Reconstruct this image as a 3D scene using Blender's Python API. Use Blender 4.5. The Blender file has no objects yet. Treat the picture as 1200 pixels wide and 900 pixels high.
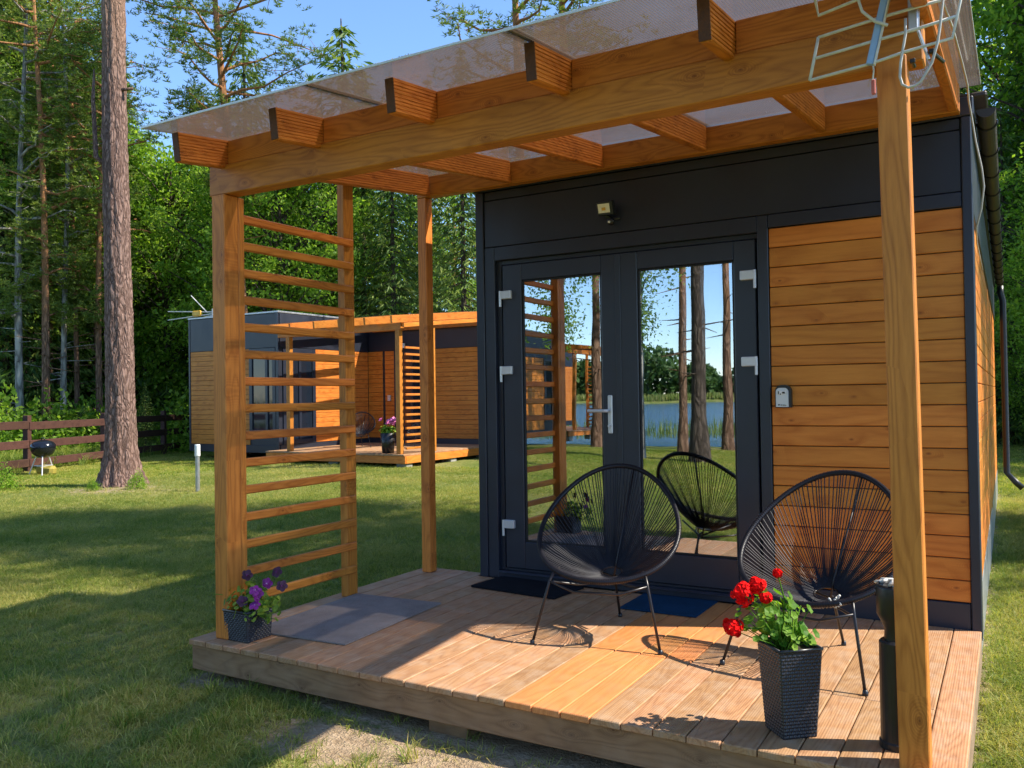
import bpy, math, random
import numpy as np
from mathutils import Vector, Matrix
random.seed(7); rng = np.random.default_rng(7)
S = bpy.context.scene
COL = S.collection
R = math.radians
TAU = 2*math.pi

# ------------------------------------------------------------------ camera
FPX = 995.4/1200.0
yaw, pit, rol = R(30.2765), R(0.8587), R(-0.8493)
fw = Vector((-math.sin(yaw)*math.cos(pit), math.cos(yaw)*math.cos(pit), math.sin(pit)))
rt = Vector((math.cos(yaw), math.sin(yaw), 0)); up = rt.cross(fw)
r2 = rt*math.cos(rol)+up*math.sin(rol); u2 = -rt*math.sin(rol)+up*math.cos(rol)
CAMP = Vector((3.6372, -2.9353, 1.2109))
cd = bpy.data.cameras.new('camera'); cam = bpy.data.objects.new('camera', cd); COL.objects.link(cam)
cam.matrix_world = Matrix(((r2.x,u2.x,-fw.x,CAMP.x),(r2.y,u2.y,-fw.y,CAMP.y),(r2.z,u2.z,-fw.z,CAMP.z),(0,0,0,1)))
cd.sensor_fit = 'HORIZONTAL'; cd.sensor_width = 36; cd.lens = 36*FPX
cd.clip_start = 0.05; cd.clip_end = 3000
S.camera = cam

# ------------------------------------------------------------------ light
SUN_AZ, SUN_EL = R(24.0), R(46.4)       # azimuth from +X towards +Y
sd = Vector((math.cos(SUN_AZ)*math.cos(SUN_EL), math.sin(SUN_AZ)*math.cos(SUN_EL), math.sin(SUN_EL)))
sl = bpy.data.lights.new('sun', 'SUN'); sun = bpy.data.objects.new('sun', sl); COL.objects.link(sun)
sl.energy = 4.6; sl.angle = R(0.5); sl.color = (1.0, 0.93, 0.80)
sun.rotation_euler = (-sd).to_track_quat('-Z', 'Y').to_euler(); sun.location = (20, 9, 25)
W = bpy.data.worlds.new('World'); S.world = W; W.use_nodes = True
wn = W.node_tree; bg = wn.nodes['Background']
sky = wn.nodes.new('ShaderNodeTexSky'); sky.sky_type = 'NISHITA'; sky.sun_disc = False
sky.sun_elevation = SUN_EL; sky.sun_rotation = R(90)-SUN_AZ
sky.air_density = 1.0; sky.dust_density = 0.0; sky.ozone_density = 6.5
wn.links.new(sky.outputs[0], bg.inputs[0]); bg.inputs[1].default_value = 0.15
S.view_settings.view_transform = 'Standard'; S.view_settings.look = 'None'
S.view_settings.exposure = 1.05; S.view_settings.gamma = 1
S.render.engine = 'CYCLES'
S.cycles.max_bounces = 7; S.cycles.transparent_max_bounces = 10
S.cycles.sample_clamp_indirect = 6

# ------------------------------------------------------------------ materials
def nn(t, typ, **kw):
    n = t.nodes.new(typ)
    for k, v in kw.items():
        if isinstance(k, str) and k.startswith('i_'):
            n.inputs[k[2:].replace('_', ' ')].default_value = v
        else: setattr(n, k, v)
    return n
def newmat(name):
    m = bpy.data.materials.new(name); m.use_nodes = True
    t = m.node_tree; b = t.nodes['Principled BSDF']
    return m, t, b
def ramp(t, fac, stops):
    r = t.nodes.new('ShaderNodeValToRGB'); e = r.color_ramp.elements
    while len(e) < len(stops): e.new(0.5)
    for i, (p, c) in enumerate(stops):
        e[i].position = p; e[i].color = (c[0], c[1], c[2], 1)
    t.links.new(fac, r.inputs[0]); return r.outputs[0]
def mathn(t, op, a, b=None, clamp=False):
    n = t.nodes.new('ShaderNodeMath'); n.operation = op; n.use_clamp = clamp
    for i, x in enumerate((a, b)):
        if x is None: continue
        if hasattr(x, 'links'): t.links.new(x, n.inputs[i])
        else: n.inputs[i].default_value = x
    return n.outputs[0]
def mix(t, fac, a, b, mode='MIX'):
    n = t.nodes.new('ShaderNodeMix'); n.data_type = 'RGBA'; n.blend_type = mode
    for s, x in ((n.inputs[0], fac), (n.inputs[6], a), (n.inputs[7], b)):
        if hasattr(x, 'links'): t.links.new(x, s)
        else: s.default_value = x if not isinstance(x, tuple) else (x[0], x[1], x[2], 1)
    return n.outputs[2]
def noise(t, vec, scale, detail=4, rough=.55, dist=0):
    n = t.nodes.new('ShaderNodeTexNoise'); n.inputs['Scale'].default_value = scale
    n.inputs['Detail'].default_value = detail; n.inputs['Roughness'].default_value = rough
    n.inputs['Distortion'].default_value = dist
    if vec is not None: t.links.new(vec, n.inputs['Vector'])
    return n.outputs[0]
def bump(t, b, h, strength, dist=0.01):
    n = t.nodes.new('ShaderNodeBump'); n.inputs['Strength'].default_value = strength; n.inputs['Distance'].default_value = dist
    t.links.new(h, n.inputs['Height']); t.links.new(n.outputs[0], b.inputs['Normal'])

def wood(name, c_lo, c_hi, axis=0, knots=True, rough=.5, worn=0.0, groove=0, ringscale=16):
    """stained softwood; axis = local axis the grain runs along"""
    m, t, b = newmat(name)
    tc = t.nodes.new('ShaderNodeTexCoord'); oi = t.nodes.new('ShaderNodeObjectInfo')
    add = t.nodes.new('ShaderNodeVectorMath'); add.operation = 'ADD'
    sc = t.nodes.new('ShaderNodeVectorMath'); sc.operation = 'SCALE'
    cmb = t.nodes.new('ShaderNodeCombineXYZ')
    for i, k in enumerate((13.1, 7.7, 23.3)):
        t.links.new(mathn(t, 'MULTIPLY', oi.outputs['Random'], k), cmb.inputs[i])
    t.links.new(tc.outputs['Object'], add.inputs[0]); t.links.new(cmb.outputs[0], add.inputs[1])
    mp = t.nodes.new('ShaderNodeMapping'); s = [1, 1, 1]; s[axis] = 0.10
    mp.inputs['Scale'].default_value = s; t.links.new(add.outputs[0], mp.inputs[0])
    v = mp.outputs[0]
    # low frequency warp, then rings
    n1 = noise(t, v, 5, 2, .5)
    wv = t.nodes.new('ShaderNodeTexNoise'); wv.inputs['Scale'].default_value = 3; t.links.new(v, wv.inputs['Vector'])
    vor = t.nodes.new('ShaderNodeTexVoronoi'); vor.inputs['Scale'].default_value = 7.0; vor.voronoi_dimensions = '2D'
    mk = t.nodes.new('ShaderNodeMapping'); s2 = [1, 1, 1]; s2[axis] = 0.55
    mk.inputs['Scale'].default_value = s2; t.links.new(add.outputs[0], mk.inputs[0])
    sp_ = t.nodes.new('ShaderNodeSeparateXYZ'); t.links.new(mk.outputs[0], sp_.inputs[0]); cb_ = t.nodes.new('ShaderNodeCombineXYZ')
    t.links.new(sp_.outputs[axis], cb_.inputs[0]); t.links.new(sp_.outputs[0 if axis == 2 else 2], cb_.inputs[1]); t.links.new(cb_.outputs[0], vor.inputs['Vector'])
    kd0 = vor.outputs['Distance']; sc_ = t.nodes.new('ShaderNodeSeparateColor'); t.links.new(vor.outputs['Color'], sc_.inputs[0]); sepc = sc_.outputs[0]
    kd = mathn(t, 'ADD', kd0, mathn(t, 'MULTIPLY', mathn(t, 'LESS_THAN', sepc, .35), .4))
    knot = mathn(t, 'MULTIPLY', mathn(t, 'SUBTRACT', 1.0, mathn(t, 'MULTIPLY', kd, 13.0), True), mathn(t, 'GREATER_THAN', sepc, .35))      # 1 at the knot core
    pull = mathn(t, 'DIVIDE', 0.02, mathn(t, 'ADD', kd, 0.09))
    ph = mathn(t, 'ADD', mathn(t, 'MULTIPLY', n1, 5.0 if ringscale > 10 else 3.0), mathn(t, 'MULTIPLY', pull, 3.0 if knots else 0.0))
    rings = mathn(t, 'ABSOLUTE', mathn(t, 'SINE', mathn(t, 'MULTIPLY', ph, ringscale)))
    fine = noise(t, v, 90, 3, .7)
    f = mathn(t, 'ADD', mathn(t, 'MULTIPLY', rings, 0.36), mathn(t, 'MULTIPLY', fine, 0.62))
    if knots:
        nr_ = mathn(t, 'SUBTRACT', 1.0, mathn(t, 'MULTIPLY', kd, 2.6), True)
        r2_ = mathn(t, 'ABSOLUTE', mathn(t, 'SINE', mathn(t, 'ADD', mathn(t, 'MULTIPLY', kd, 75.0), mathn(t, 'MULTIPLY', n1, 14.0))))
        f = mathn(t, 'SUBTRACT', f, mathn(t, 'MULTIPLY', mathn(t, 'MULTIPLY', r2_, nr_), .45), True)
    col = ramp(t, f, [(0.15, c_lo), (0.85, c_hi)])
    big = noise(t, add.outputs[0], 1.7, 2, .5)
    col = mix(t, mathn(t, 'MULTIPLY', mathn(t, 'SUBTRACT', big, .35, True), 1.2, True), col, mix(t, 1.0, col, (.68, .60, .52), 'MULTIPLY'))
    # per piece tone
    hsv = t.nodes.new('ShaderNodeHueSaturation'); t.links.new(col, hsv.inputs['Color'])
    t.links.new(mathn(t, 'ADD', mathn(t, 'MULTIPLY', oi.outputs['Random'], 0.30), 0.85), hsv.inputs['Value'])
    t.links.new(mathn(t, 'ADD', mathn(t, 'MULTIPLY', oi.outputs['Random'], -0.012), 0.506), hsv.inputs['Hue'])
    col = hsv.outputs[0]
    if knots:
        kcol = (c_lo[0]*.35, c_lo[1]*.28, c_lo[2]*.25)
        col = mix(t, mathn(t, 'MULTIPLY', mathn(t, 'MULTIPLY', knot, knot), .9), col, kcol)
    if worn > 0:
        w = mathn(t, 'MULTIPLY', mathn(t, 'SUBTRACT', noise(t, tc.outputs['Object'], 9, 5, .65), .45, True), 5.0, True)
        col = mix(t, mathn(t, 'MULTIPLY', w, worn), col, (.47, .34, .235))
    t.links.new(col, b.inputs['Base Color'])
    b.inputs['Roughness'].default_value = rough
    b.inputs['Specular IOR Level'].default_value = .35
    h = f
    if groove:
        sx = t.nodes.new('ShaderNodeSeparateXYZ'); t.links.new(tc.outputs['Object'], sx.inputs[0])
        gr = mathn(t, 'SINE', mathn(t, 'MULTIPLY', sx.outputs[(axis+1) % 2 if axis < 2 else 0], groove))
        h = mathn(t, 'ADD', mathn(t, 'MULTIPLY', f, .4), mathn(t, 'MULTIPLY', gr, .8))
    bump(t, b, h, .35 if not groove else .22, .002)
    return m
PINE_LO, PINE_HI = (.41, .122, .016), (.70, .250, .042)
M = {}
M['beam_x'] = wood('stained_beam_wood_x', PINE_LO, PINE_HI, 0)
M['beam_y'] = wood('stained_beam_wood_y', PINE_LO, PINE_HI, 1)
M['beam_z'] = wood('stained_beam_wood_z', PINE_LO, PINE_HI, 2)
M['plank_x'] = wood('cladding_wood_x', (.51, .150, .018), (.72, .262, .042), 0, ringscale=9)
M['plank_y'] = wood('cladding_wood_y', (.51, .150, .018), (.72, .262, .042), 1, ringscale=9)
M['deck'] = wood('weathered_deck_wood', (.30, .145, .068), (.50, .275, .135), 1, knots=False, rough=.6, worn=.42, groove=700)
M['deck_new'] = wood('fresh_orange_deck_wood', (.52, .19, .055), (.68, .285, .092), 1, knots=False, rough=.5, worn=.12, groove=700)
M['deck_x'] = wood('deck_skirt_wood', (.22, .115, .060), (.36, .205, .11), 0, rough=.65, worn=.12)
M['deck_y'] = wood('deck_side_wood', (.20, .125, .075), (.34, .23, .15), 1, rough=.65, worn=.3)
M['fence'] = wood('red_brown_fence_wood', (.045, .018, .014), (.095, .042, .030), 1, rough=.7)

def plain(name, c, rough=.5, metal=0, var=0.15, scale=8, bmp=0, spec=.5):
    m, t, b = newmat(name)
    tc = t.nodes.new('ShaderNodeTexCoord')
    f = noise(t, tc.outputs['Object'], scale, 5, .6)
    c2 = tuple(x*(1-var) for x in c); c3 = tuple(min(1, x*(1+var)) for x in c)
    t.links.new(ramp(t, f, [(.3, c2), (.7, c3)]), b.inputs['Base Color'])
    rr = mathn(t, 'ADD', mathn(t, 'MULTIPLY', f, .2), rough-.1); t.links.new(rr, b.inputs['Roughness'])
    b.inputs['Metallic'].default_value = metal; b.inputs['Specular IOR Level'].default_value = spec
    if bmp: bump(t, b, noise(t, tc.outputs['Object'], scale*8, 3, .6), bmp, .003)
    return m
M['dark'] = plain('anthracite_sheet_metal', (.018, .022, .036), .42, 0, .12, 3)
M['darkframe'] = plain('anthracite_door_profile', (.020, .025, .042), .38, 0, .08, 5)
M['rubber'] = plain('black_seal', (.008, .008, .01), .6)
M['hinge'] = plain('silver_grey_metal', (.62, .63, .66), .35, .3, .05)
M['white'] = plain('white_plastic', (.75, .75, .74), .45, 0, .05)
M['offwhite'] = plain('weathered_white_metal', (.60, .59, .55), .5, 0, .15, 30)
M['galv'] = plain('galvanised_metal', (.42, .43, .45), .4, .7, .2, 12)
M['black'] = plain('black_plastic', (.010, .010, .013), .35, 0, .2, 20)
M['cord'] = plain('black_plastic_cord', (.012, .012, .019), .42, 0, .1, 20, 0, .3)
M['tube'] = plain('black_painted_steel', (.020, .017, .018), .32, .2, .2, 20)
M['concrete'] = plain('grey_concrete', (.30, .29, .27), .85, 0, .2, 14, .5)
M['interior'] = plain('interior_pale_wood', (.42, .34, .25), .6, 0, .1, 3)
M['soil_in'] = plain('potting_soil', (.03, .02, .014), .9, 0, .4, 60, .8)
M['red_plastic'] = plain('faded_red_plastic', (.55, .12, .09), .5)
M['blue_plastic'] = plain('pale_blue_plastic', (.25, .38, .62), .5)
M['yellow'] = plain('yellow_orange_plastic', (.75, .42, .05), .5)
M['cable'] = plain('grey_cable', (.48, .45, .42), .5)
M['lampglass'] = plain('floodlight_reflector', (.92, .86, .66), .3, 0, .1, 40)
M['roofmetal'] = plain('dark_roof_tile_metal', (.05, .035, .028), .5, .2, .3, 10)
M['curtain'] = plain('white_sheer_curtain', (.75, .75, .72), .8, 0, .05)
M['petal_red'] = plain('red_petals', (.85, .006, .006), .8, 0, .3, 60, 0, .1)
M['petal_purple'] = plain('purple_petals', (.22, .012, .20), .6, 0, .5, 50)
M['petal_dark'] = plain('dark_purple_petals', (.05, .004, .035), .6, 0, .4, 50)
M['petal_pink'] = plain('pink_petals', (.70, .18, .42), .6, 0, .2, 50)
M['petal_white'] = plain('white_petal_eye', (.85, .75, .85), .6)
M['reed_wicker'] = plain('black_wicker_resin', (.022, .021, .026), .30, 0, .25, 40)
M['kettle'] = plain('black_enamel', (.008, .010, .016), .15, 0, .1)
M['ashbin'] = plain('black_powder_coat', (.012, .012, .013), .40, 0, .2, 30)

for k_ in ('dark', 'darkframe'):
    t_ = M[k_].node_tree; b_ = t_.nodes['Principled BSDF']; tc_ = t_.nodes.new('ShaderNodeTexCoord')
    mp_ = t_.nodes.new('ShaderNodeMapping'); mp_.inputs['Scale'].default_value = (1, 1, .35); t_.links.new(tc_.outputs['Object'], mp_.inputs[0])
    bump(t_, b_, mathn(t_, 'ADD', noise(t_, mp_.outputs[0], 2.2, 2, .4), mathn(t_, 'MULTIPLY', noise(t_, mp_.outputs[0], 140, 2, .6), .02)), .25, .03)
def fabric(name, c, scale=400, s=.6):
    m, t, b = newmat(name)
    tc = t.nodes.new('ShaderNodeTexCoord')
    f1 = noise(t, tc.outputs['Object'], scale, 2, .8); f2 = noise(t, tc.outputs['Object'], 5, 5, .65)
    f = mathn(t, 'ADD', mathn(t, 'MULTIPLY', f1, .7), mathn(t, 'MULTIPLY', f2, .5))
    t.links.new(ramp(t, f, [(.4, tuple(x*.6 for x in c)), (.8, tuple(min(1, x*1.35) for x in c))]), b.inputs['Base Color'])
    b.inputs['Roughness'].default_value = .95; b.inputs['Specular IOR Level'].default_value = .1
    bump(t, b, f1, s, .004); return m
M['mat_grey'] = fabric('grey_carpet_mat', (.27, .225, .205), 260)
M['mat_black'] = fabric('black_rubber_mat', (.010, .011, .016), 160)
M['mat_blue'] = fabric('blue_mat', (.009, .042, .095), 260)

def glass():
    m, t, b = newmat('door_glass')
    out = t.nodes['Material Output']; t.nodes.remove(b)
    g = nn(t, 'ShaderNodeBsdfGlossy'); g.inputs['Roughness'].default_value = .006; g.inputs['Color'].default_value = (.86, .91, .97, 1)
    tr = nn(t, 'ShaderNodeBsdfTransparent'); tr.inputs['Color'].default_value = (.72, .76, .76, 1)
    tcg = nn(t, 'ShaderNodeTexCoord'); bp = nn(t, 'ShaderNodeBump'); bp.inputs['Strength'].default_value = .05; bp.inputs['Distance'].default_value = .01
    t.links.new(noise(t, tcg.outputs['Object'], 2.4, 1, .4), bp.inputs['Height']); t.links.new(bp.outputs[0], g.inputs['Normal'])
    fr = nn(t, 'ShaderNodeFresnel'); fr.inputs['IOR'].default_value = 1.5
    f = mathn(t, 'ADD', mathn(t, 'MULTIPLY', fr.outputs[0], .7), .46, True)
    mx = nn(t, 'ShaderNodeMixShader'); t.links.new(f, mx.inputs[0]); t.links.new(tr.outputs[0], mx.inputs[1]); t.links.new(g.outputs[0], mx.inputs[2])
    t.links.new(mx.outputs[0], out.inputs[0]); return m
M['glass'] = glass()
M['glass_inner'] = glass(); M['glass_inner'].name = 'inner_glass'
for n_ in M['glass_inner'].node_tree.nodes:
    if n_.type == 'MATH' and n_.operation == 'ADD': n_.inputs[1].default_value = .12
def polycarb():
    m, t, b = newmat('twin_wall_polycarbonate')
    out = t.nodes['Material Output']; t.nodes.remove(b)
    tc = nn(t, 'ShaderNodeTexCoord'); sx = nn(t, 'ShaderNodeSeparateXYZ'); t.links.new(tc.outputs['Object'], sx.inputs[0])
    rib = mathn(t, 'POWER', mathn(t, 'ABSOLUTE', mathn(t, 'SINE', mathn(t, 'MULTIPLY', sx.outputs[0], math.pi/.011))), 6.0)
    dirt = noise(t, tc.outputs['Object'], 2.2, 6, .62)
    spots = mathn(t, 'MULTIPLY', mathn(t, 'SUBTRACT', noise(t, tc.outputs['Object'], 22, 3, .5), .64, True), 7, True)
    tr = nn(t, 'ShaderNodeBsdfTransparent'); tr.inputs['Color'].default_value = (.88, .86, .83, 1)
    df = nn(t, 'ShaderNodeBsdfDiffuse'); t.links.new(mix(t, spots, (.25, .20, .17), (.60, .56, .50)), df.inputs['Color'])
    tl = nn(t, 'ShaderNodeBsdfTranslucent'); tl.inputs['Color'].default_value = (.24, .195, .165, 1)
    gl = nn(t, 'ShaderNodeBsdfGlossy'); gl.inputs['Roughness'].default_value = .12; gl.inputs['Color'].default_value = (.9, .9, .9, 1)
    m1 = nn(t, 'ShaderNodeMixShader'); m1.inputs[0].default_value = .55; t.links.new(df.outputs[0], m1.inputs[1]); t.links.new(tl.outputs[0], m1.inputs[2])
    m2 = nn(t, 'ShaderNodeMixShader')
    f = mathn(t, 'ADD', mathn(t, 'ADD', mathn(t, 'MULTIPLY', rib, .30), mathn(t, 'MULTIPLY', dirt, .30)), mathn(t, 'ADD', mathn(t, 'MULTIPLY', spots, .25), .40), True)
    t.links.new(f, m2.inputs[0]); t.links.new(tr.outputs[0], m2.inputs[1]); t.links.new(m1.outputs[0], m2.inputs[2])
    m3 = nn(t, 'ShaderNodeMixShader'); fr = nn(t, 'ShaderNodeFresnel'); fr.inputs[0].default_value = 1.35
    ge = nn(t, 'ShaderNodeNewGeometry'); t.links.new(mathn(t, 'MULTIPLY', mathn(t, 'MULTIPLY', fr.outputs[0], .95, True), mathn(t, 'SUBTRACT', 1.0, ge.outputs['Backfacing'])), m3.inputs[0]); t.links.new(m2.outputs[0], m3.inputs[1]); t.links.new(gl.outputs[0], m3.inputs[2])
    t.links.new(m3.outputs[0], out.inputs[0]); return m
M['poly'] = polycarb()
def clear_sheet():
    m, t, b = newmat('clear_roof_sheet'); out = t.nodes['Material Output']; t.nodes.remove(b)
    tr = nn(t, 'ShaderNodeBsdfTransparent'); tr.inputs['Color'].default_value = (.95, .95, .95, 1)
    gl = nn(t, 'ShaderNodeBsdfGlossy'); gl.inputs['Roughness'].default_value = .1
    fr = nn(t, 'ShaderNodeFresnel'); fr.inputs[0].default_value = 1.45; mx = nn(t, 'ShaderNodeMixShader')
    ge = nn(t, 'ShaderNodeNewGeometry'); t.links.new(mathn(t, 'MULTIPLY', fr.outputs[0], mathn(t, 'SUBTRACT', 1.0, ge.outputs['Backfacing'])), mx.inputs[0]); t.links.new(tr.outputs[0], mx.inputs[1]); t.links.new(gl.outputs[0], mx.inputs[2]); t.links.new(mx.outputs[0], out.inputs[0]); return m
M['clear'] = clear_sheet()
M['glass_dark'] = plain('dark_tinted_window_glass', (.012, .018, .03), .06, 0, .1)
M['glass_dark'].node_tree.nodes['Principled BSDF'].inputs['Roughness'].default_value = .04

def foliage(name, c1, c2, c3, trans=.35, nscale=1.2, world=False):
    m, t, b = newmat(name)
    out = t.nodes['Material Output']
    g = nn(t, 'ShaderNodeNewGeometry'); tc = nn(t, 'ShaderNodeTexCoord'); oi = nn(t, 'ShaderNodeObjectInfo')
    v = g.outputs['Position'] if world else tc.outputs['Object']
    f = mathn(t, 'ADD', mathn(t, 'MULTIPLY', noise(t, v, nscale, 3, .6), .65), mathn(t, 'MULTIPLY', g.outputs['Random Per Island'], .45))
    f = mathn(t, 'ADD', f, mathn(t, 'MULTIPLY', mathn(t, 'SUBTRACT', oi.outputs['Random'], .5), .18))
    col = ramp(t, f, [(.30, c1), (.55, c2), (.85, c3)])
    t.links.new(col, b.inputs['Base Color']); b.inputs['Roughness'].default_value = .55
    b.inputs['Specular IOR Level'].default_value = .25
    tl = nn(t, 'ShaderNodeBsdfTranslucent'); t.links.new(mix(t, 1.0, col, (1.5, 1.5, .7), 'MULTIPLY'), tl.inputs['Color'])
    mx = nn(t, 'ShaderNodeMixShader'); mx.inputs[0].default_value = trans
    t.links.new(b.outputs[0], mx.inputs[1]); t.links.new(tl.outputs[0], mx.inputs[2]); t.links.new(mx.outputs[0], out.inputs[0])
    return m
M['leaf'] = foliage('broadleaf_foliage', (.075, .17, .016), (.18, .32, .032), (.34, .47, .07), .50, 1.0)
M['leaf_birch'] = foliage('birch_foliage', (.07, .14, .02), (.15, .26, .035), (.27, .38, .07), .46, 1.0)
M['shore'] = foliage('far_wood_foliage', (.030, .070, .018), (.06, .12, .028), (.10, .17, .04), .2, .12, True)
M['spruce'] = foliage('spruce_needles', (.034, .085, .018), (.095, .165, .032), (.27, .33, .07), .32, 1.3)
M['pine'] = foliage('pine_needles', (.062, .115, .020), (.140, .205, .036), (.27, .33, .07), .36, 1.0)
M['grass'] = foliage('grass_blades', (.060, .135, .020), (.185, .240, .038), (.52, .44, .16), .42, .75, True)
M['farlawn'] = foliage('sun_tinted_lawn_blades', (.11, .22, .022), (.31, .34, .060), (.56, .47, .17), .45, .6, True)  # lighter, yellower blades: the sunlit look of this lawn is put into the colour
M['meadow'] = foliage('meadow_grass', (.09, .15, .02), (.17, .24, .035), (.34, .34, .08), .40, .5, True)
M['geranium_leaf'] = foliage('geranium_leaves', (.07, .19, .015), (.20, .36, .035), (.40, .48, .06), .45, 14)
M['petunia_leaf'] = foliage('petunia_leaves', (.07, .16, .02), (.19, .30, .04), (.42, .48, .08), .40, 14)
M['reed'] = foliage('reed_blades', (.10, .16, .03), (.20, .26, .06), (.42, .38, .16), .3, .6, True)

def bark(name, c_lo, c_hi, c_top=None, zsplit=5.0, scale=9, strength=1.0):
    m, t, b = newmat(name)
    tc = nn(t, 'ShaderNodeTexCoord'); mp = nn(t, 'ShaderNodeMapping'); mp.inputs['Scale'].default_value = (1, 1, .28)
    t.links.new(tc.outputs['Object'], mp.inputs[0])
    vo = nn(t, 'ShaderNodeTexVoronoi', feature='DISTANCE_TO_EDGE'); vo.inputs['Scale'].default_value = scale
    nz = nn(t, 'ShaderNodeTexNoise'); nz.inputs['Scale'].default_value = 6; nz.inputs['Detail'].default_value = 4
    t.links.new(mp.outputs[0], nz.inputs['Vector'])
    ad = nn(t, 'ShaderNodeVectorMath', operation='MULTIPLY_ADD'); ad.inputs[1].default_value = (.25, .25, .25)
    t.links.new(nz.outputs['Color'], ad.inputs[0]); t.links.new(mp.outputs[0], ad.inputs[2]); t.links.new(ad.outputs[0], vo.inputs['Vector'])
    e = mathn(t, 'MULTIPLY', vo.outputs['Distance'], 3.5, True)
    f = mathn(t, 'ADD', mathn(t, 'MULTIPLY', e, .6), mathn(t, 'MULTIPLY', noise(t, mp.outputs[0], 30, 5, .7), .45))
    col = ramp(t, f, [(.15, c_lo), (.75, c_hi)])
    if c_top:
        sx = nn(t, 'ShaderNodeSeparateXYZ'); t.links.new(tc.outputs['Object'], sx.inputs[0])
        k = mathn(t, 'MULTIPLY', mathn(t, 'SUBTRACT', sx.outputs[2], zsplit), .4, True)
        col = mix(t, k, col, mix(t, f, tuple(x*.6 for x in c_top), c_top))
    t.links.new(col, b.inputs['Base Color']); b.inputs['Roughness'].default_value = .9; b.inputs['Specular IOR Level'].default_value = .15
    bump(t, b, f, strength, .03); return m
M['bark_big'] = bark('grey_pine_bark', (.085, .048, .038), (.27, .175, .145), (.36, .22, .15), 6.5, 19, .8)
M['bark_pine'] = bark('red_pine_bark', (.085, .045, .028), (.26, .155, .10), (.42, .20, .09), 3.0, 9)
M['bark_birch'] = bark('birch_bark', (.10, .09, .08), (.42, .39, .34), None, 0, 5, .4)
M['bark_dark'] = bark('dark_bark', (.035, .026, .02), (.12, .09, .07), None, 0, 9, .8)

def ground_mat():
    m, t, b = newmat('lawn_ground')
    g = nn(t, 'ShaderNodeNewGeometry'); at = nn(t, 'ShaderNodeAttribute', attribute_name='bare')
    P = g.outputs['Position']
    n1 = noise(t, P, .55, 5, .6); n2 = noise(t, P, 14, 5, .75); n3 = noise(t, P, 60, 3, .7)
    f = mathn(t, 'ADD', mathn(t, 'MULTIPLY', n1, .6), mathn(t, 'MULTIPLY', n2, .45))
    green = ramp(t, f, [(.33, (.065, .110, .022)), (.50, (.15, .190, .042)), (.68, (.38, .32, .13))])
    soil = ramp(t, mathn(t, 'ADD', mathn(t, 'MULTIPLY', n2, .6), mathn(t, 'MULTIPLY', n3, .4)), [(.35, (.25, .17, .10)), (.65, (.52, .39, .26))])
    k = mathn(t, 'ADD', at.outputs['Fac'], mathn(t, 'MULTIPLY', mathn(t, 'SUBTRACT', n2, .5), 1.1))
    k = mathn(t, 'MULTIPLY', mathn(t, 'SUBTRACT', k, .4, True), 4, True)
    t.links.new(mix(t, k, green, soil), b.inputs['Base Color']); b.inputs['Roughness'].default_value = .95
    b.inputs['Specular IOR Level'].default_value = .1
    bump(t, b, mathn(t, 'ADD', n2, n3), .9, .03); return m
M['ground'] = ground_mat()
def water_mat():
    m, t, b = newmat('lake_water')
    g = nn(t, 'ShaderNodeNewGeometry')
    mp = nn(t, 'ShaderNodeMapping'); mp.inputs['Scale'].default_value = (.5, 1.6, 1); t.links.new(g.outputs['Position'], mp.inputs[0])
    b.inputs['Base Color'].default_value = (.03, .12, .24, 1); b.inputs['Roughness'].default_value = .08
    bump(t, b, noise(t, mp.outputs[0], 1.6, 5, .65), .55, .25); return m
M['water'] = water_mat()

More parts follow.
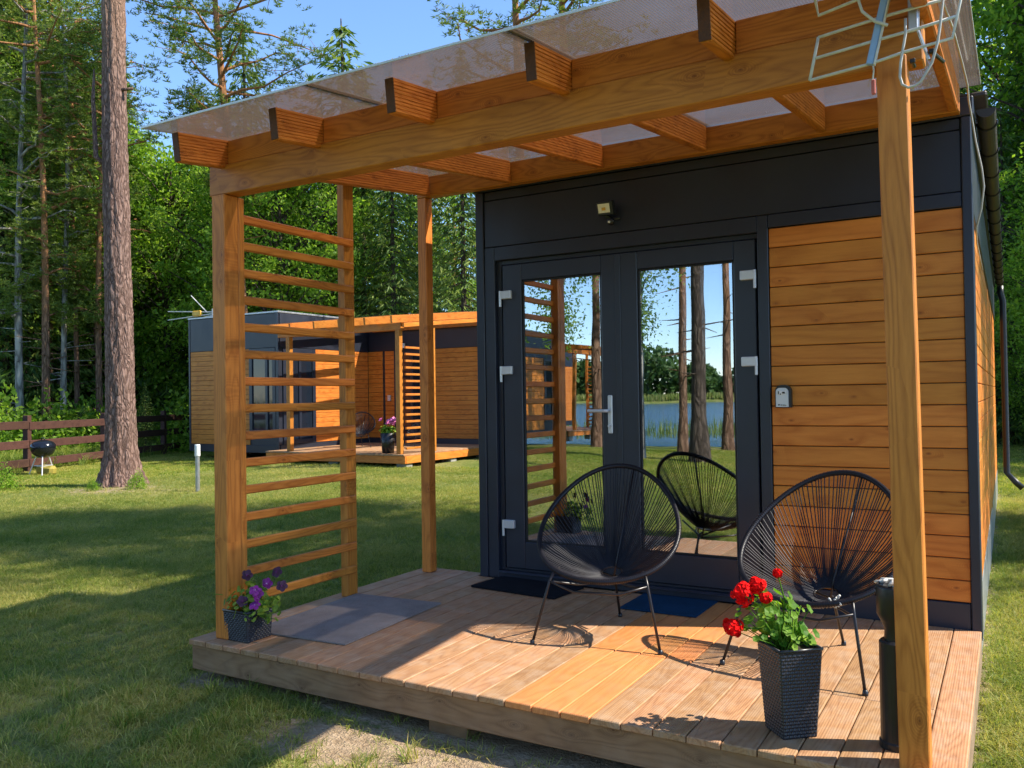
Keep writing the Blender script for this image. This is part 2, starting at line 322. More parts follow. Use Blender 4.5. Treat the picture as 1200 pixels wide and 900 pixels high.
# ------------------------------------------------------------------ mesh building
class MB:
    def __init__(s): s.v = []; s.f = []
    def add(s, vs, fs, mtx=None):
        k = len(s.v)
        if mtx is not None: vs = [tuple(mtx @ Vector(p)) for p in vs]
        s.v += [tuple(p) for p in vs]; s.f += [tuple(i+k for i in q) for q in fs]; return s
    def box(s, x0, x1, y0, y1, z0, z1, c=.004, mtx=None):
        c = min(c, .45*min(x1-x0, y1-y0, z1-z0))
        vs = []; idx = {}
        X, Y, Z = (x0, x1), (y0, y1), (z0, z1)
        for i in (0, 1):
            for j in (0, 1):
                for k in (0, 1):
                    sx, sy, sz = (c if i == 0 else -c), (c if j == 0 else -c), (c if k == 0 else -c)
                    for a in range(3):
                        p = [X[i]+sx, Y[j]+sy, Z[k]+sz]; p[a] = (X[i], Y[j], Z[k])[a]
                        idx[(i, j, k, a)] = len(vs); vs.append(tuple(p))
        fs = []
        for a in range(3):
            b_, c_ = (a+1) % 3, (a+2) % 3
            for e in (0, 1):
                q = []
                for (u, w) in ((0, 0), (1, 0), (1, 1), (0, 1)):
                    key = [0, 0, 0]; key[a] = e; key[b_] = u; key[c_] = w; q.append(idx[(*key, a)])
                fs.append(tuple(q if e else q[::-1]))
            # edges along axis a
            for (u, w) in ((0, 0), (1, 0), (1, 1), (0, 1)):
                k0 = [0, 0, 0]; k0[b_] = u; k0[c_] = w; k1 = list(k0); k1[a] = 1
                q = [idx[(*k0, b_)], idx[(*k1, b_)], idx[(*k1, c_)], idx[(*k0, c_)]]
                fs.append(tuple(q if (u ^ w) else q[::-1]))
        for i in (0, 1):
            for j in (0, 1):
                for k in (0, 1):
                    q = [idx[(i, j, k, 0)], idx[(i, j, k, 1)], idx[(i, j, k, 2)]]
                    fs.append(tuple(q if (i+j+k) % 2 else q[::-1]))
        return s.add(vs, fs, mtx)
    def tube(s, pts, r, n=8, closed=False, cap=True):
        pts = [Vector(p) for p in pts]; m = len(pts)
        rs = r if isinstance(r, (list, tuple, np.ndarray)) else [r]*m
        vs = []; fs = []
        prev = None
        for i in range(m):
            if closed: d = pts[(i+1) % m]-pts[i-1]
            else: d = pts[min(i+1, m-1)]-pts[max(i-1, 0)]
            d.normalize()
            if prev is None:
                a = Vector((0, 0, 1)) if abs(d.z) < .9 else Vector((1, 0, 0))
                u = d.cross(a).normalized()
            else:
                u = (prev-d*prev.dot(d)).normalized()
            prev = u; w = d.cross(u)
            for k in range(n):
                th = TAU*k/n; vs.append(pts[i]+(u*math.cos(th)+w*math.sin(th))*rs[i])
        lim = m if closed else m-1
        for i in range(lim):
            for k in range(n):
                a = i*n+k; b = i*n+(k+1) % n; c = ((i+1) % m)*n+(k+1) % n; d = ((i+1) % m)*n+k
                fs.append((a, b, c, d))
        if cap and not closed:
            fs.append(tuple(range(n))[::-1]); fs.append(tuple((m-1)*n+k for k in range(n)))
        return s.add(vs, fs)
    def lathe(s, prof, n=24, c=(0, 0, 0)):
        vs = []; fs = []
        for (r, z) in prof:
            for k in range(n): vs.append((c[0]+r*math.cos(TAU*k/n), c[1]+r*math.sin(TAU*k/n), c[2]+z))
        for i in range(len(prof)-1):
            for k in range(n): fs.append((i*n+k, i*n+(k+1) % n, (i+1)*n+(k+1) % n, (i+1)*n+k))
        return s.add(vs, fs)

def mkmesh(name, v, f, mat, smooth=False):
    me = bpy.data.meshes.new(name); me.from_pydata([tuple(p) for p in v], [], f); me.materials.append(mat)
    if smooth: me.polygons.foreach_set('use_smooth', [True]*len(me.polygons))
    me.update(); return me
ORG = {}
def tag(o, label=None, cat=None, group=None, kind=None):
    if label: o['label'] = label
    if cat: o['category'] = cat
    if group: o['group'] = group
    if kind: o['kind'] = kind
    return o
def thing(name, loc, label, cat, group=None):
    o = bpy.data.objects.new(name, None); o.empty_display_size = .1; COL.objects.link(o); o.location = loc
    ORG[o.name] = Vector(loc); return tag(o, label, cat, group)
def part(name, mb, mat, parent=None, org=None, smooth=False, kind=None, label=None):
    """mesh object from world coordinates; origin at its own centre"""
    v = np.array(mb.v, float)
    o_ = Vector(org) if org is not None else Vector(((v.min(0)+v.max(0))/2).tolist())
    v = v-np.array(o_)
    me = mkmesh(name, v.tolist(), mb.f, mat, smooth)
    o = bpy.data.objects.new(name, me); COL.objects.link(o)
    if parent is not None: o.parent = parent; o.location = o_-ORG[parent.name]
    else: o.location = o_
    ORG[o.name] = o_
    if kind: o['kind'] = kind
    if label: o['label'] = label
    return o
def again(o, off):
    """copy of a part, sharing its mesh, moved by off"""
    c = o.copy(); COL.objects.link(c); c.location = o.location+Vector(off); ORG[c.name] = ORG[o.name]+Vector(off); return c
def children(o): return [c for c in bpy.data.objects if c.parent == o]
KIDS = {}
def kids_index():
    KIDS.clear()
    for c in bpy.data.objects:
        if c.parent is not None: KIDS.setdefault(c.parent.name, []).append(c)
def copy_tree(o, loc=None, rz=None, label=None, group=None, sc=None):
    def rec(a, par):
        c = a.copy(); COL.objects.link(c); c.parent = par
        for ch in KIDS.get(a.name, []): rec(ch, c)
        return c
    c = rec(o, None)
    if loc is not None: c.location = loc
    if rz is not None: c.rotation_euler = (0, 0, rz)
    if label: c['label'] = label
    if group: c['group'] = group
    if sc is not None: c.scale = sc
    return c

# ------------------------------------------------------------------ setting: ground and lake
def hgt(x, y):
    """ground height"""
    x = np.asarray(x, float); y = np.asarray(y, float)
    z = -.205 + .012*np.sin(x*1.3+.4)*np.cos(y*1.1)+.008*np.sin(x*3.1)*np.sin(y*2.7+1)
    sh = np.clip((-y-13)/22, 0, 1); z = z-1.35*sh*sh*(3-2*sh)
    z = z-1.2*np.clip((-y-34)/10, 0, 1)
    far = np.clip((-y-232)/14, 0, 1); z = z+3.4*far
    fr = np.clip((np.hypot(x-3, y-2)-45)/150, 0, 1); z = z+np.where(y > 0, 2.0*fr, 0)
    near = np.exp(-((x-1.5)**2/3+(y+.5)**2/.5))*.03
    return z-near
def barefn(x, y):
    b = np.exp(-(((x-1.35)/.70)**2+((y+.24)/.27)**2)) + .8*np.exp(-(((x-.1)/.22)**2+((y+.05)/.10)**2))
    b += .7*np.exp(-(((x+.2)/.3)**2+((y+1.05)/.25)**2))+.8*np.exp(-(((x-2.6)/.8)**2+((y+.15)/.25)**2))
    b += .62*np.exp(-(((x+9.0)/1.3)**2+((y-5.7)/1.2)**2))
    b += .95*((x > -.05) & (x < 3.55) & (y > -.02) & (y < 10.3))
    b += .35*np.exp(-(((x-4.6)/.5)**2+((y-3)/2.5)**2))
    return np.clip(b, 0, 1)
def axis_pts(c, a, n, lim, fine):
    out = [c]; step = fine; p = c
    while p < lim: p += step; out.append(p); step = step*(1.0 if abs(p-c) < a else n)
    return out
xs = sorted(set([round(v, 4) for v in axis_pts(-2, 9, 1.16, 900, .16)]+[round(-4-v, 4) for v in axis_pts(-2, 9, 1.16, 900, .16)]))
ys = sorted(set([round(v, 4) for v in axis_pts(3, 9, 1.16, 900, .16)]+[round(6-v, 4) for v in axis_pts(3, 9, 1.16, 900, .16)]))
gx, gy = np.meshgrid(xs, ys); gz = hgt(gx, gy)
nx, ny = len(xs), len(ys)
vs = np.stack([gx.ravel(), gy.ravel(), gz.ravel()], 1)
fs = [(j*nx+i, j*nx+i+1, (j+1)*nx+i+1, (j+1)*nx+i) for j in range(ny-1) for i in range(nx-1)]
me = mkmesh('ground', vs, fs, M['ground'], True)
at = me.attributes.new('bare', 'FLOAT', 'POINT'); at.data.foreach_set('value', barefn(gx, gy).ravel().astype(np.float32))
go = bpy.data.objects.new('ground', me); COL.objects.link(go); tag(go, kind='structure')
lk = MB().box(-500, 500, -240, -30, -1.75, -1.12, .01)
o = part('lake', lk, M['water']); tag(o, kind='structure')

# ------------------------------------------------------------------ main cabin
D = 1.947
cab = thing('cabin', (2.0, D, -.2), 'black and wood clad holiday cabin with white hinged glass double door behind the near deck', 'cabin')
HY = 10.3
# shell
part('side_wall', MB().box(.530, .64, D+.02, HY, -.05, 2.60), M['dark'], cab, label='dark wall on the lawn side')
ew = part('side_wall', MB().box(3.37, 3.470, D+.02, HY, -.05, 2.60), M['dark'], cab)
part('back_wall', MB().box(.64, 3.37, HY-.12, HY-.002, -.05, 2.60), M['dark'], cab)
part('roof', MB().box(.505, 3.515, D-.012, HY+.05, 2.603, 2.70, .006), M['dark'], cab)
part('floor', MB().box(.64, 3.37, D+.13, HY-.12, .0, .06), M['interior'], cab)
part('interior_lining', MB().box(.641, .66, D+.13, HY-.13, .06, 2.5, .002).box(3.35, 3.369, D+.13, HY-.13, .06, 2.5, .002).box(.66, 3.35, D+4.0, D+4.05, .06, 2.5, .002).box(.66, 3.35, D+.13, HY-.13, 2.50, 2.53, .002), M['interior'], cab)
# fascia panels and trims on the front
part('fascia_panel', MB().box(.589, 3.452, D-.001, D+.10, 2.223, 2.536, .003), M['dark'], cab)
part('fascia_panel', MB().box(.589, 3.452, D+.003, D+.10, 2.541, 2.598, .003), M['dark'], cab)
part('trim', MB().box(2.482, 3.452, D-.006, D+.10, 2.146, 2.219, .003), M['darkframe'], cab)
part('corner_profile', MB().box(.521, .583, D-.010, D+.16, -.05, 2.600, .004), M['darkframe'], cab)
part('corner_profile', MB().box(3.456, 3.502, D-.010, D+.16, -.05, 2.600, .004), M['darkframe'], cab)
part('base_panel', MB().box(2.482, 3.452, D-.004, D+.10, -.04, .128, .003), M['dark'], cab)
part('door_surround', MB().box(.587, .664, D-.003, D+.10, .0, 2.219, .003).box(.664, 2.418, D-.0025, D+.10, 2.128, 2.219, .003).box(2.418, 2.479, D-.0035, D+.10, .0, 2.219, .003), M['darkframe'], cab)
part('door_sill', MB().box(.664, 2.418, D-.012, D+.12, .005, .050, .004).box(.70, 2.40, D-.030, D+.02, .040, .047, .002), M['darkframe'], cab)
# interior-side frame
part('door_frame', MB().box(.664, .700, D+.030, D+.10, .05, 2.128, .003).box(2.412, 2.418, D+.030, D+.10, .05, 2.128, .002).box(.70, 2.412, D+.030, D+.10, 2.098, 2.128, .003).box(.70, 2.412, D+.030, D+.10, .050, .068, .003), M['darkframe'], cab)
def leaf(x0, x1, gx0, gx1, gz0, gz1):
    dm = MB()
    z0, z1 = .072, 2.094
    y0, y1 = D+.012, D+.075
    dm.box(x0, gx0, y0, y1, z0, z1, .005).box(gx1, x1, y0, y1, z0, z1, .005)
    dm.box(gx0, gx1, y0+.0015, y1, gz1, z1, .004).box(gx0, gx1, y0+.0015, y1, z0, gz0, .004)
    d = part('door', dm, M['darkframe'], cab)
    part('glass_bead', MB().box(gx0, gx0+.012, y0+.010, y0+.03, gz0, gz1, .003).box(gx1-.012, gx1, y0+.010, y0+.03, gz0, gz1, .003).box(gx0+.012, gx1-.012, y0+.0105, y0+.03, gz0, gz0+.012, .003).box(gx0+.012, gx1-.012, y0+.0105, y0+.03, gz1-.012, gz1, .003), M['rubber'], d)
    gl = MB(); yy = y0+.020
    gl.add([(gx0+.002, yy, gz0), (gx1-.002, yy, gz0), (gx1-.002, yy, gz1), (gx0+.002, yy, gz1)], [(0, 1, 2, 3)])
    part('glass_pane', gl, M['glass'], d)
    g2_ = MB().add([(gx0+.002, yy+.016, gz0), (gx1-.002, yy+.0165, gz0), (gx1-.002, yy+.0172, gz1), (gx0+.002, yy+.0155, gz1)], [(0, 1, 2, 3)])
    part('glass_pane', g2_, M['glass_inner'], d)
    return d
d1 = leaf(.715, 1.546, .860, 1.436, .250, 1.984)
d2 = leaf(1.553, 2.404, 1.680, 2.276, .250, 1.984)
part('centre_strip', MB().box(1.535, 1.570, D+.006, D+.014, .075, 2.09, .002), M['darkframe'], d2)
hz = [(1.865,), (1.360,), (.335,)]
for (z,) in hz:
    part('hinge', MB().box(.700, .790, D-.012, D+.016, z, z+.055, .004).tube([(.708, D-.006, z-.05), (.708, D-.006, z+.055)], .0085, 10), M['hinge'], d1)
for z in (1.86, 1.365):
    part('hinge', MB().box(2.318, 2.408, D-.012, D+.016, z, z+.055, .004).tube([(2.402, D-.006, z-.05), (2.402, D-.006, z+.055)], .0085, 10), M['hinge'], d2)
part('handle', MB().box(1.476, 1.506, D-.002, D+.014, .972, 1.212, .005).tube([(1.490, D-.002, 1.115), (1.490, D-.048, 1.115), (1.480, D-.054, 1.115), (1.365, D-.054, 1.115)], .0105, 10).tube([(1.490, D, 1.02), (1.490, D-.018, 1.02)], .009, 10), M['hinge'], d1, smooth=False)
# curtains
cm = MB()
for (a, b_) in ((1.37, 1.53), (1.60, 1.66), (2.23, 2.36)):
    n = int((b_-a)/.012); vs_ = []; 
    for i in range(n+1):
        x = a+(b_-a)*i/n; y = D+.22+.018*math.sin(i*1.9)
        vs_ += [(x, y, .1), (x, y, 2.05)]
    cm.add(vs_, [(2*i, 2*i+2, 2*i+3, 2*i+1) for i in range(n)])
part('curtain', cm, M['curtain'], cab, smooth=True)
# front cladding planks
pz0, pz1, npl = .131, 2.143, 18; pit_ = (pz1-pz0)/npl
o0 = None
for i in range(npl):
    z = pz0+i*pit_
    if o0 is None: o0 = part('plank', MB().box(2.483, 3.4545, D+.004, D+.022, z+.0022, z+pit_-.0022, .0035), M['plank_x'], cab)
    else: again(o0, (0, 0, i*pit_))
part('backing', MB().box(2.482, 3.455, D+.0225, D+.09, .13, 2.145, .002), M['rubber'], cab)
# east cladding planks (two lengths), lower zinc flashing
o1 = o2 = None
for i in range(npl):
    z = pz0+i*pit_
    if o1 is None:
        o1 = part('plank', MB().box(3.4705, 3.488, D+.165, 6.10, z+.0025, z+pit_-.0025, .0035), M['plank_y'], cab)
        o2 = part('plank', MB().box(3.4705, 3.488, 6.16, HY-.03, z+.0025, z+pit_-.0025, .0035), M['plank_y'], cab)
    else: again(o1, (0, 0, i*pit_)); again(o2, (0, 0, i*pit_))
part('trim', MB().box(3.4705, 3.492, 6.102, 6.158, .10, 2.30, .003), M['plank_y'], cab)
part('flashing', MB().box(3.4705, 3.500, D+.163, HY, 2.146, 2.598, .003), M['dark'], cab)
part('plinth', MB().box(.53, 3.49, D+.16, HY, -.25, .126, .003), M['galv'], cab, label='grey metal plinth along the base')
# gutter, brackets and downpipe, eave tiles
gm = MB(); n = 10; vs_ = []
for y in (2.05, HY+.05):
    for k in range(n+1):
        a = math.pi+math.pi*k/n
        vs_.append((3.568+.045*math.cos(a), y, 2.655+.045*math.sin(a)))
gm.add(vs_, [(k, k+1, n+1+k+1, n+1+k) for k in range(n)]); gm.add(vs_[:n+1], [tuple(range(n+1))])
part('gutter', gm, M['roofmetal'], cab)
br = None
for i in range(14):
    y = 2.3+i*.6
    if br is None:
        br = part('gutter_bracket', MB().tube([(3.568+.050*math.cos(math.pi+math.pi*k/8), y, 2.656+.050*math.sin(math.pi+math.pi*k/8)) for k in range(9)], .006, 5), M['black'], cab)
    else: again(br, (0, i*.6, 0))
em = MB()
for i in range(40):
    y = 2.0+i*.21
    em.box(3.40, 3.575, y, y+.20, 2.705+.006*(i % 2), 2.735+.006*(i % 2), .008)
o = part('roof_tile_edge', em, M['roofmetal'], cab); o['kind'] = 'stuff'
part('downpipe', MB().tube([(3.575, HY-.1, 2.60), (3.575, HY-.1, 2.50), (3.60, HY-.1, 2.40), (3.60, HY-.1, .1), (3.70, HY-.12, -.02), (3.78, HY-.13, -.1)], .04, 12), M['black'], cab, smooth=True)

# floodlight, key box
fl = thing('floodlight', (1.56, D, 2.35), 'small black floodlight mounted on the dark fascia above the glass door', 'lamp')
mt = Matrix.Translation((1.515, D-.075, 2.362)) @ Matrix.Rotation(R(16), 4, 'X') @ Matrix.Rotation(R(-14), 4, 'Z')
part('housing', MB().box(-.060, .060, -.012, .026, -.042, .046, .006, mt), M['black'], fl)
part('lens', MB().box(-.044, .044, -.0165, -.0125, -.024, .032, .001, mt), M['lampglass'], fl)
part('led_chip', MB().box(-.014, .014, -.0195, -.017, -.009, .009, .0005, mt), M['yellow'], fl)
part('bracket', MB().tube([(1.50, D-.04, 2.33), (1.545, D-.03, 2.30), (1.575, D-.001, 2.31)], .012, 8), M['black'], fl)
part('motion_sensor', MB().lathe([(0, -.028), (.018, -.022), (.025, -.005), (.022, .012), (0, .02)], 14, (1.545, D-.06, 2.285)), M['black'], fl, smooth=True)
part('sensor_eye', MB().lathe([(0, -.010), (.008, -.006), (.008, .004), (0, .006)], 10, (1.543, D-.084, 2.277)), M['white'], fl, smooth=True)

kb = thing('key_box', (2.553, D, 1.16), 'small grey key safe in a black cover on the orange plank wall beside the door', 'key box')
def rounded(x0, x1, z0, z1, y0, y1, r):
    p = [(x0, z0), (x1, z0)]+[(x1-r+r*math.cos(a), z1-r+r*math.sin(a)) for a in np.linspace(0, math.pi/2, 6)]+[(x0+r+r*math.cos(a), z1-r+r*math.sin(a)) for a in np.linspace(math.pi/2, math.pi, 6)]
    n = len(p); mb = MB()
    mb.add([(a, y0, b) for a, b in p]+[(a, y1, b) for a, b in p], [tuple(range(n)), tuple(range(n, 2*n))[::-1]]+[(i, n+i, n+(i+1) % n, (i+1) % n) for i in range(n)])
    return mb
part('cover', rounded(2.509, 2.597, 1.128, 1.254, D-.026, D+.004, .035), M['black'], kb)
part('face_plate', rounded(2.516, 2.583, 1.132, 1.238, D-.040, D-.0262, .022), M['hinge'], kb)
part('dial_window', MB().box(2.529, 2.570, D-.0425, D-.0402, 1.200, 1.222, .001), M['white'], kb)
part('dial', MB().box(2.529, 2.534, D-.0445, D-.0427, 1.203, 1.219, .0005).box(2.540, 2.545, D-.0445, D-.0427, 1.200, 1.207, .0005).box(2.552, 2.566, D-.0445, D-.0427, 1.206, 1.216, .0005), M['black'], kb)
part('lettering', MB().box(2.527, 2.538, D-.0412, D-.0402, 1.1405, 1.1465, .0003).box(2.541, 2.552, D-.0412, D-.0402, 1.140, 1.145, .0003).box(2.555, 2.564, D-.0412, D-.0402, 1.139, 1.1445, .0003).box(2.567, 2.572, D-.0412, D-.0402, 1.138, 1.1435, .0003), M['black'], kb)

# ------------------------------------------------------------------ deck
dk = thing('wooden_deck', (1.75, 0, -.2), 'large foreground timber deck of grooved boards with three fresh orange boards', 'deck')
bw = .125
seams = {11: 1.32, 12: .80, 13: .80, 14: .80, 15: .80, 16: .80, 17: .80, 18: .80, 19: .80, 20: 1.25, 23: .66, 24: .66, 25: .66, 26: .66, 5: 1.1, 6: 1.1, 7: 1.1}
cache = {}
def board(i, y0, y1, new):
    L = round(y1-y0, 3); key = (L, new)
    z = random.uniform(-.0012, .0012)
    if key not in cache:
        cache[key] = part('deck_board', MB().box(i*bw+.0022, (i+1)*bw-.0022, y0, y1, -.027+z, z, .0035), M['deck_new'] if new else M['deck'], dk)
        cache[key+('o',)] = (i, y0, z); ob = cache[key]
    else:
        i0, yy, zz = cache[key+('o',)]
        ob = again(cache[key], ((i-i0)*bw, y0-yy, z-zz))
    if new: ob['label'] = 'fresh orange deck board'
for i in range(28):
    yend = 2.03 if i < 4 else D-.014
    new = i in (15, 16, 17)
    if i in seams:
        board(i, -.018, seams[i]-.0015, new); board(i, seams[i]+.0015, yend, new or i in (18, ))
    else: board(i, -.018, yend, new)
part('skirt_board', MB().box(.004, 3.496, .0, .024, -.155, -.0285, .004), M['deck_x'], dk)
part('skirt_board', MB().box(.002, .026, .0245, 2.02, -.155, -.0285, .004), M['deck_y'], dk)
part('skirt_board', MB().box(3.474, 3.498, .0245, 1.93, -.155, -.0285, .004), M['deck_y'], dk)
jo = None
for y in (.35, .85, 1.35, 1.85):
    if jo is None: jo = part('joist', MB().box(.027, 3.473, y-.02, y+.02, -.15, -.029, .003), M['deck_x'], dk)
    else: again(jo, (0, y-.35, 0))
for x, y in ((1.55, .02), (.2, .9), (3.2, .02), (.2, 1.9), (1.6, 1.3), (3.25, 1.5)):
    part('support_block', MB().box(x-.10, x+.10, y+.03, y+.22, -.26, -.1555, .006), M['deck_x'], dk)

# mats
def rect_mat(name, cx, cy, w, l, rz, th, mat, label):
    mb = MB(); n = 14
    mtx = Matrix.Translation((cx, cy, .0025)) @ Matrix.Rotation(rz, 4, 'Z')
    vs_ = []; 
    for j in range(n+1):
        for i in range(n+1):
            x = -w/2+w*i/n; y = -l/2+l*j/n
            e = 1.0 if (i in (0, n) or j in (0, n)) else 0
            jx = (random.random()-.5)*.003*e; wob = .0015*math.sin(x*21)*math.sin(y*17+1)
            vs_.append((x+jx, y, th+wob if not e else th*.7))
    k = len(vs_)
    ring = [i for i in range(n+1)]+[(j*(n+1)+n) for j in range(1, n+1)]+[n*(n+1)+i for i in range(n-1, -1, -1)]+[j*(n+1) for j in range(n-1, 0, -1)]
    fs_ = [(j*(n+1)+i, j*(n+1)+i+1, (j+1)*(n+1)+i+1, (j+1)*(n+1)+i) for j in range(n) for i in range(n)]
    for r_ in ring: vs_.append((vs_[r_][0], vs_[r_][1], 0))
    m_ = len(ring)
    fs_ += [(ring[a], k+a, k+(a+1) % m_, ring[(a+1) % m_]) for a in range(m_)]
    mb.add(vs_, fs_, mtx)
    o = part(name, mb, mat); tag(o, label, 'mat'); return o
rect_mat('floor_mat', .465, .693, .615, .905, R(3.6), .010, M['mat_grey'], 'grey carpet mat lying on the left end of the deck beside the slatted screen')
rect_mat('door_mat', .985, 1.755, .63, .34, R(-5.5), .016, M['mat_black'], 'black rubber door mat in front of the left door leaf')
rect_mat('door_mat', 1.932, 1.733, .45, .40, R(0), .008, M['mat_blue'], 'flat blue door mat behind the front chair at the right door leaf')

# ------------------------------------------------------------------ pergola
pg = thing('pergola', (1.75, 0.5, 0), 'stained timber pergola with polycarbonate roof and slatted side screen standing on the near deck', 'pergola')
part('post', MB().box(.112, .205, .058, .150, .001, 2.268, .004), M['beam_z'], pg)
rp = part('post', MB().box(3.312, 3.402, .046, .136, .001, 2.292, .004), M['beam_z'], pg, org=(3.357, .09, .001))
rp.rotation_euler = (0, R(-.62), 0)
part('post', MB().box(.085, .157, 1.868, 1.945, .001, 2.608, .004), M['beam_z'], pg)
bm_ = part('beam', MB().box(.080, 3.425, .072, .162, 2.270, 2.422, .005), M['beam_x'], pg, org=(1.7, .1, 2.34)); bm_.rotation_euler = (0, 0, 0)
part('ledger_beam', MB().box(.083, 3.455, D-.082, D-.012, 2.610, 2.752, .004), M['beam_x'], pg)
SL = .117; ANG = math.atan(SL)
def slope_box(x0, x1, ya, yb, zb_at, h, c=.004):
    mtx = Matrix.Translation((0, -.2, 2.372)) @ Matrix.Rotation(ANG, 4, 'X')
    k = 1/math.cos(ANG)
    return MB().box(x0, x1, (ya+.2)*k, (yb+.2)*k, zb_at, zb_at+h, c, mtx)
rx = [.160, .812, 1.470, 2.122, 2.775]
def rafter(x0, yb):
    # ribbed (grooved) rafter: decking-profile boards on edge
    m = slope_box(x0+.003, x0+.042, -.197, yb, 0.0, .142, .003)
    mtx = Matrix.Translation((0, -.2, 2.372)) @ Matrix.Rotation(ANG, 4, 'X')
    L = (yb+.197)/math.cos(ANG)
    nb = 9
    for i in range(nb):
        z = .002+i*(.138/nb)
        m.box(x0, x0+.045, .001, L-.001, z+.0015, z+.138/nb-.0012, .002, mtx)
    return m
M['endgrain_shade'] = plain('end_grain_with_painted_shade', (.085, .026, .008), .7, 0, .35, 60, .4)  # stained rafter ends, darkened further: shade of the unlit front faces painted in
for x in rx+[3.405]: part('shaded_end_grain', slope_box(x+.0015, x+.0435, -.2030, -.1985, .003, .137, .001), M['endgrain_shade'], pg)
r0 = part('rafter', rafter(rx[0], 1.862), M['beam_y'], pg)
for x in rx[1:]: again(r0, (x-rx[0], 0, 0))
part('rafter', rafter(3.405, 1.975), M['beam_y'], pg)
for a, b_ in zip([rx[0]]+rx[1:], rx[1:]+[3.405]):
    part('blocking_board', MB().box(a+.046, b_-.001, .085, .125, 2.4245, 2.545, .003), M['beam_x'], pg)
# polycarbonate roof sheets with joining profiles
def sheet(x0, x1, yb): return slope_box(x0, x1, -.352, yb, .1445, .008, .001)
shs = [(.140, 1.165), (1.185, 2.135), (2.155, 3.545)]
for a, b_ in shs: part('roof_sheet', sheet(a, b_, 2.06), M['poly'], pg)
for x in (1.175, 2.145): part('joining_strip', slope_box(x-.020, x+.020, -.354, 2.061, .1535, .004, .001), M['galv'], pg)
part('edge_tape', slope_box(.139, 3.546, -.3575, -.3530, .1440, .0095, .001), M['hinge'], pg)
part('edge_tape', slope_box(3.5455, 3.549, -.352, 2.06, .1440, .0095, .001), M['hinge'], pg)
# moss and needle litter caught along the front edge of the sheets
n_ = 900; lx = rng.uniform(.15, 3.54, n_); keep = (np.sin(lx*9)+np.sin(lx*23+1)+rng.normal(size=n_)*.6) > -.3; lx = lx[keep]; n_ = len(lx)
C_ = np.stack([lx, -.345+np.abs(rng.normal(size=n_))*.012, np.full(n_, 2.512)+rng.random(n_)*.012], 1)
U_ = rng.normal(size=(n_, 3)); U_ /= np.linalg.norm(U_, axis=1, keepdims=True); V_ = np.cross(U_, rng.normal(size=(n_, 3)))*.35
ml = MB()
for c_, u_, v_ in zip(C_, U_*.007, V_*.007): ml.add([c_-u_, c_+v_, c_+u_, c_-v_], [(0, 1, 2, 3)])
part('moss_litter', ml, plain('dry_moss', (.16, .14, .05), .9, 0, .5, 90), pg, kind='stuff')
# slatted side screen
part('screen_stile', MB().box(.140, .205, .1515, .1915, .001, 2.268, .004), M['beam_z'], pg)
part('screen_stile', MB().box(.074, .130, 1.049, 1.140, .001, 2.635, .004), M['beam_z'], pg)
sl0 = part('slat', MB().box(.1315, .162, .170, 1.105, 2.150, 2.195, .006), M['beam_y'], pg)
for k in range(1, 15): again(sl0, (0, 0, -k*.1432))

# ------------------------------------------------------------------ antenna on the front right corner
an = thing('antenna', (3.36, -.04, 2.3), 'white metal grid television antenna fixed above the right pergola post', 'antenna')
def pl(pts, y, r=.0035, n=6): return MB().tube([(a, y, b) for a, b in pts], r, n)
mb = MB()
for pts in ([(3.129, 2.361), (3.315, 2.381), (3.530, 2.398)], [(3.118, 2.295), (3.309, 2.313), (3.421, 2.322), (3.525, 2.335)],
            [(3.1, 2.227), (3.29, 2.243), (3.38, 2.258), (3.514, 2.272), (3.537, 2.382), (3.552, 2.50)], [(3.1, 2.227), (3.115, 2.295), (3.129, 2.361)],
            [(3.118, 2.60), (3.122, 2.486), (3.131, 2.432), (3.238, 2.452), (3.317, 2.467), (3.56, 2.49)], [(3.118, 2.60), (3.34, 2.62), (3.57, 2.64), (3.552, 2.50)], [(3.120, 2.54), (3.34, 2.56), (3.56, 2.575)]):
    mb.tube([(a, -.062, b) for a, b in pts], .0052, 8)
part('reflector_grid', mb, M['offwhite'], an, smooth=True)
mt = Matrix.Translation((3.327, -.070, 2.42)) @ Matrix.Rotation(R(13.5), 4, 'Y')
part('spine', MB().box(-.011, .011, -.010, .008, -.19, .26, .003, mt), M['blue_plastic'], an)
part('spine_edge', MB().box(.0115, .016, -.012, .008, -.19, .26, .001, mt), M['offwhite'], an)
part('dipole', MB().tube([(3.255, -.10, 2.50), (3.255, -.10, 2.445), (3.268, -.10, 2.397), (3.304, -.095, 2.359), (3.339, -.09, 2.341)], .005, 6), M['offwhite'], an, smooth=True)
part('cable_loop', MB().tube([(3.389, -.09, 2.35), (3.388, -.09, 2.301), (3.373, -.09, 2.218), (3.370, -.09, 2.175), (3.376, -.09, 2.150), (3.393, -.09, 2.137), (3.412, -.09, 2.139), (3.428, -.09, 2.149), (3.459, -.09, 2.2), (3.476, -.09, 2.26), (3.482, -.09, 2.299), (3.492, -.09, 2.381), (3.495, -.09, 2.47), (3.46, -.09, 2.52)], .0042, 7), M['cable'], an, smooth=True)
part('clamp', MB().box(3.392, 3.420, -.045, -.015, 2.330, 2.47, .003).tube([(3.420, -.035, 2.40), (3.418, -.035, 2.331), (3.447, -.03, 2.232)], .0055, 6).tube([(3.36, -.05, 2.47), (3.47, -.05, 2.49)], .008, 8), M['galv'], an)
part('junction_box', MB().box(3.345, 3.43, -.066, -.03, 2.452, 2.50, .004), M['black'], an)
part('bolt', MB().tube([(3.400, .046, 2.245), (3.400, -.028, 2.238)], .006, 8).box(3.393, 3.409, -.030, -.020, 2.232, 2.246, .002), M['black'], an)
part('bolt', MB().tube([(3.480, .10, 2.262), (3.455, -.03, 2.255)], .006, 8).box(3.447, 3.463, -.040, -.028, 2.248, 2.262, .002), M['black'], an)
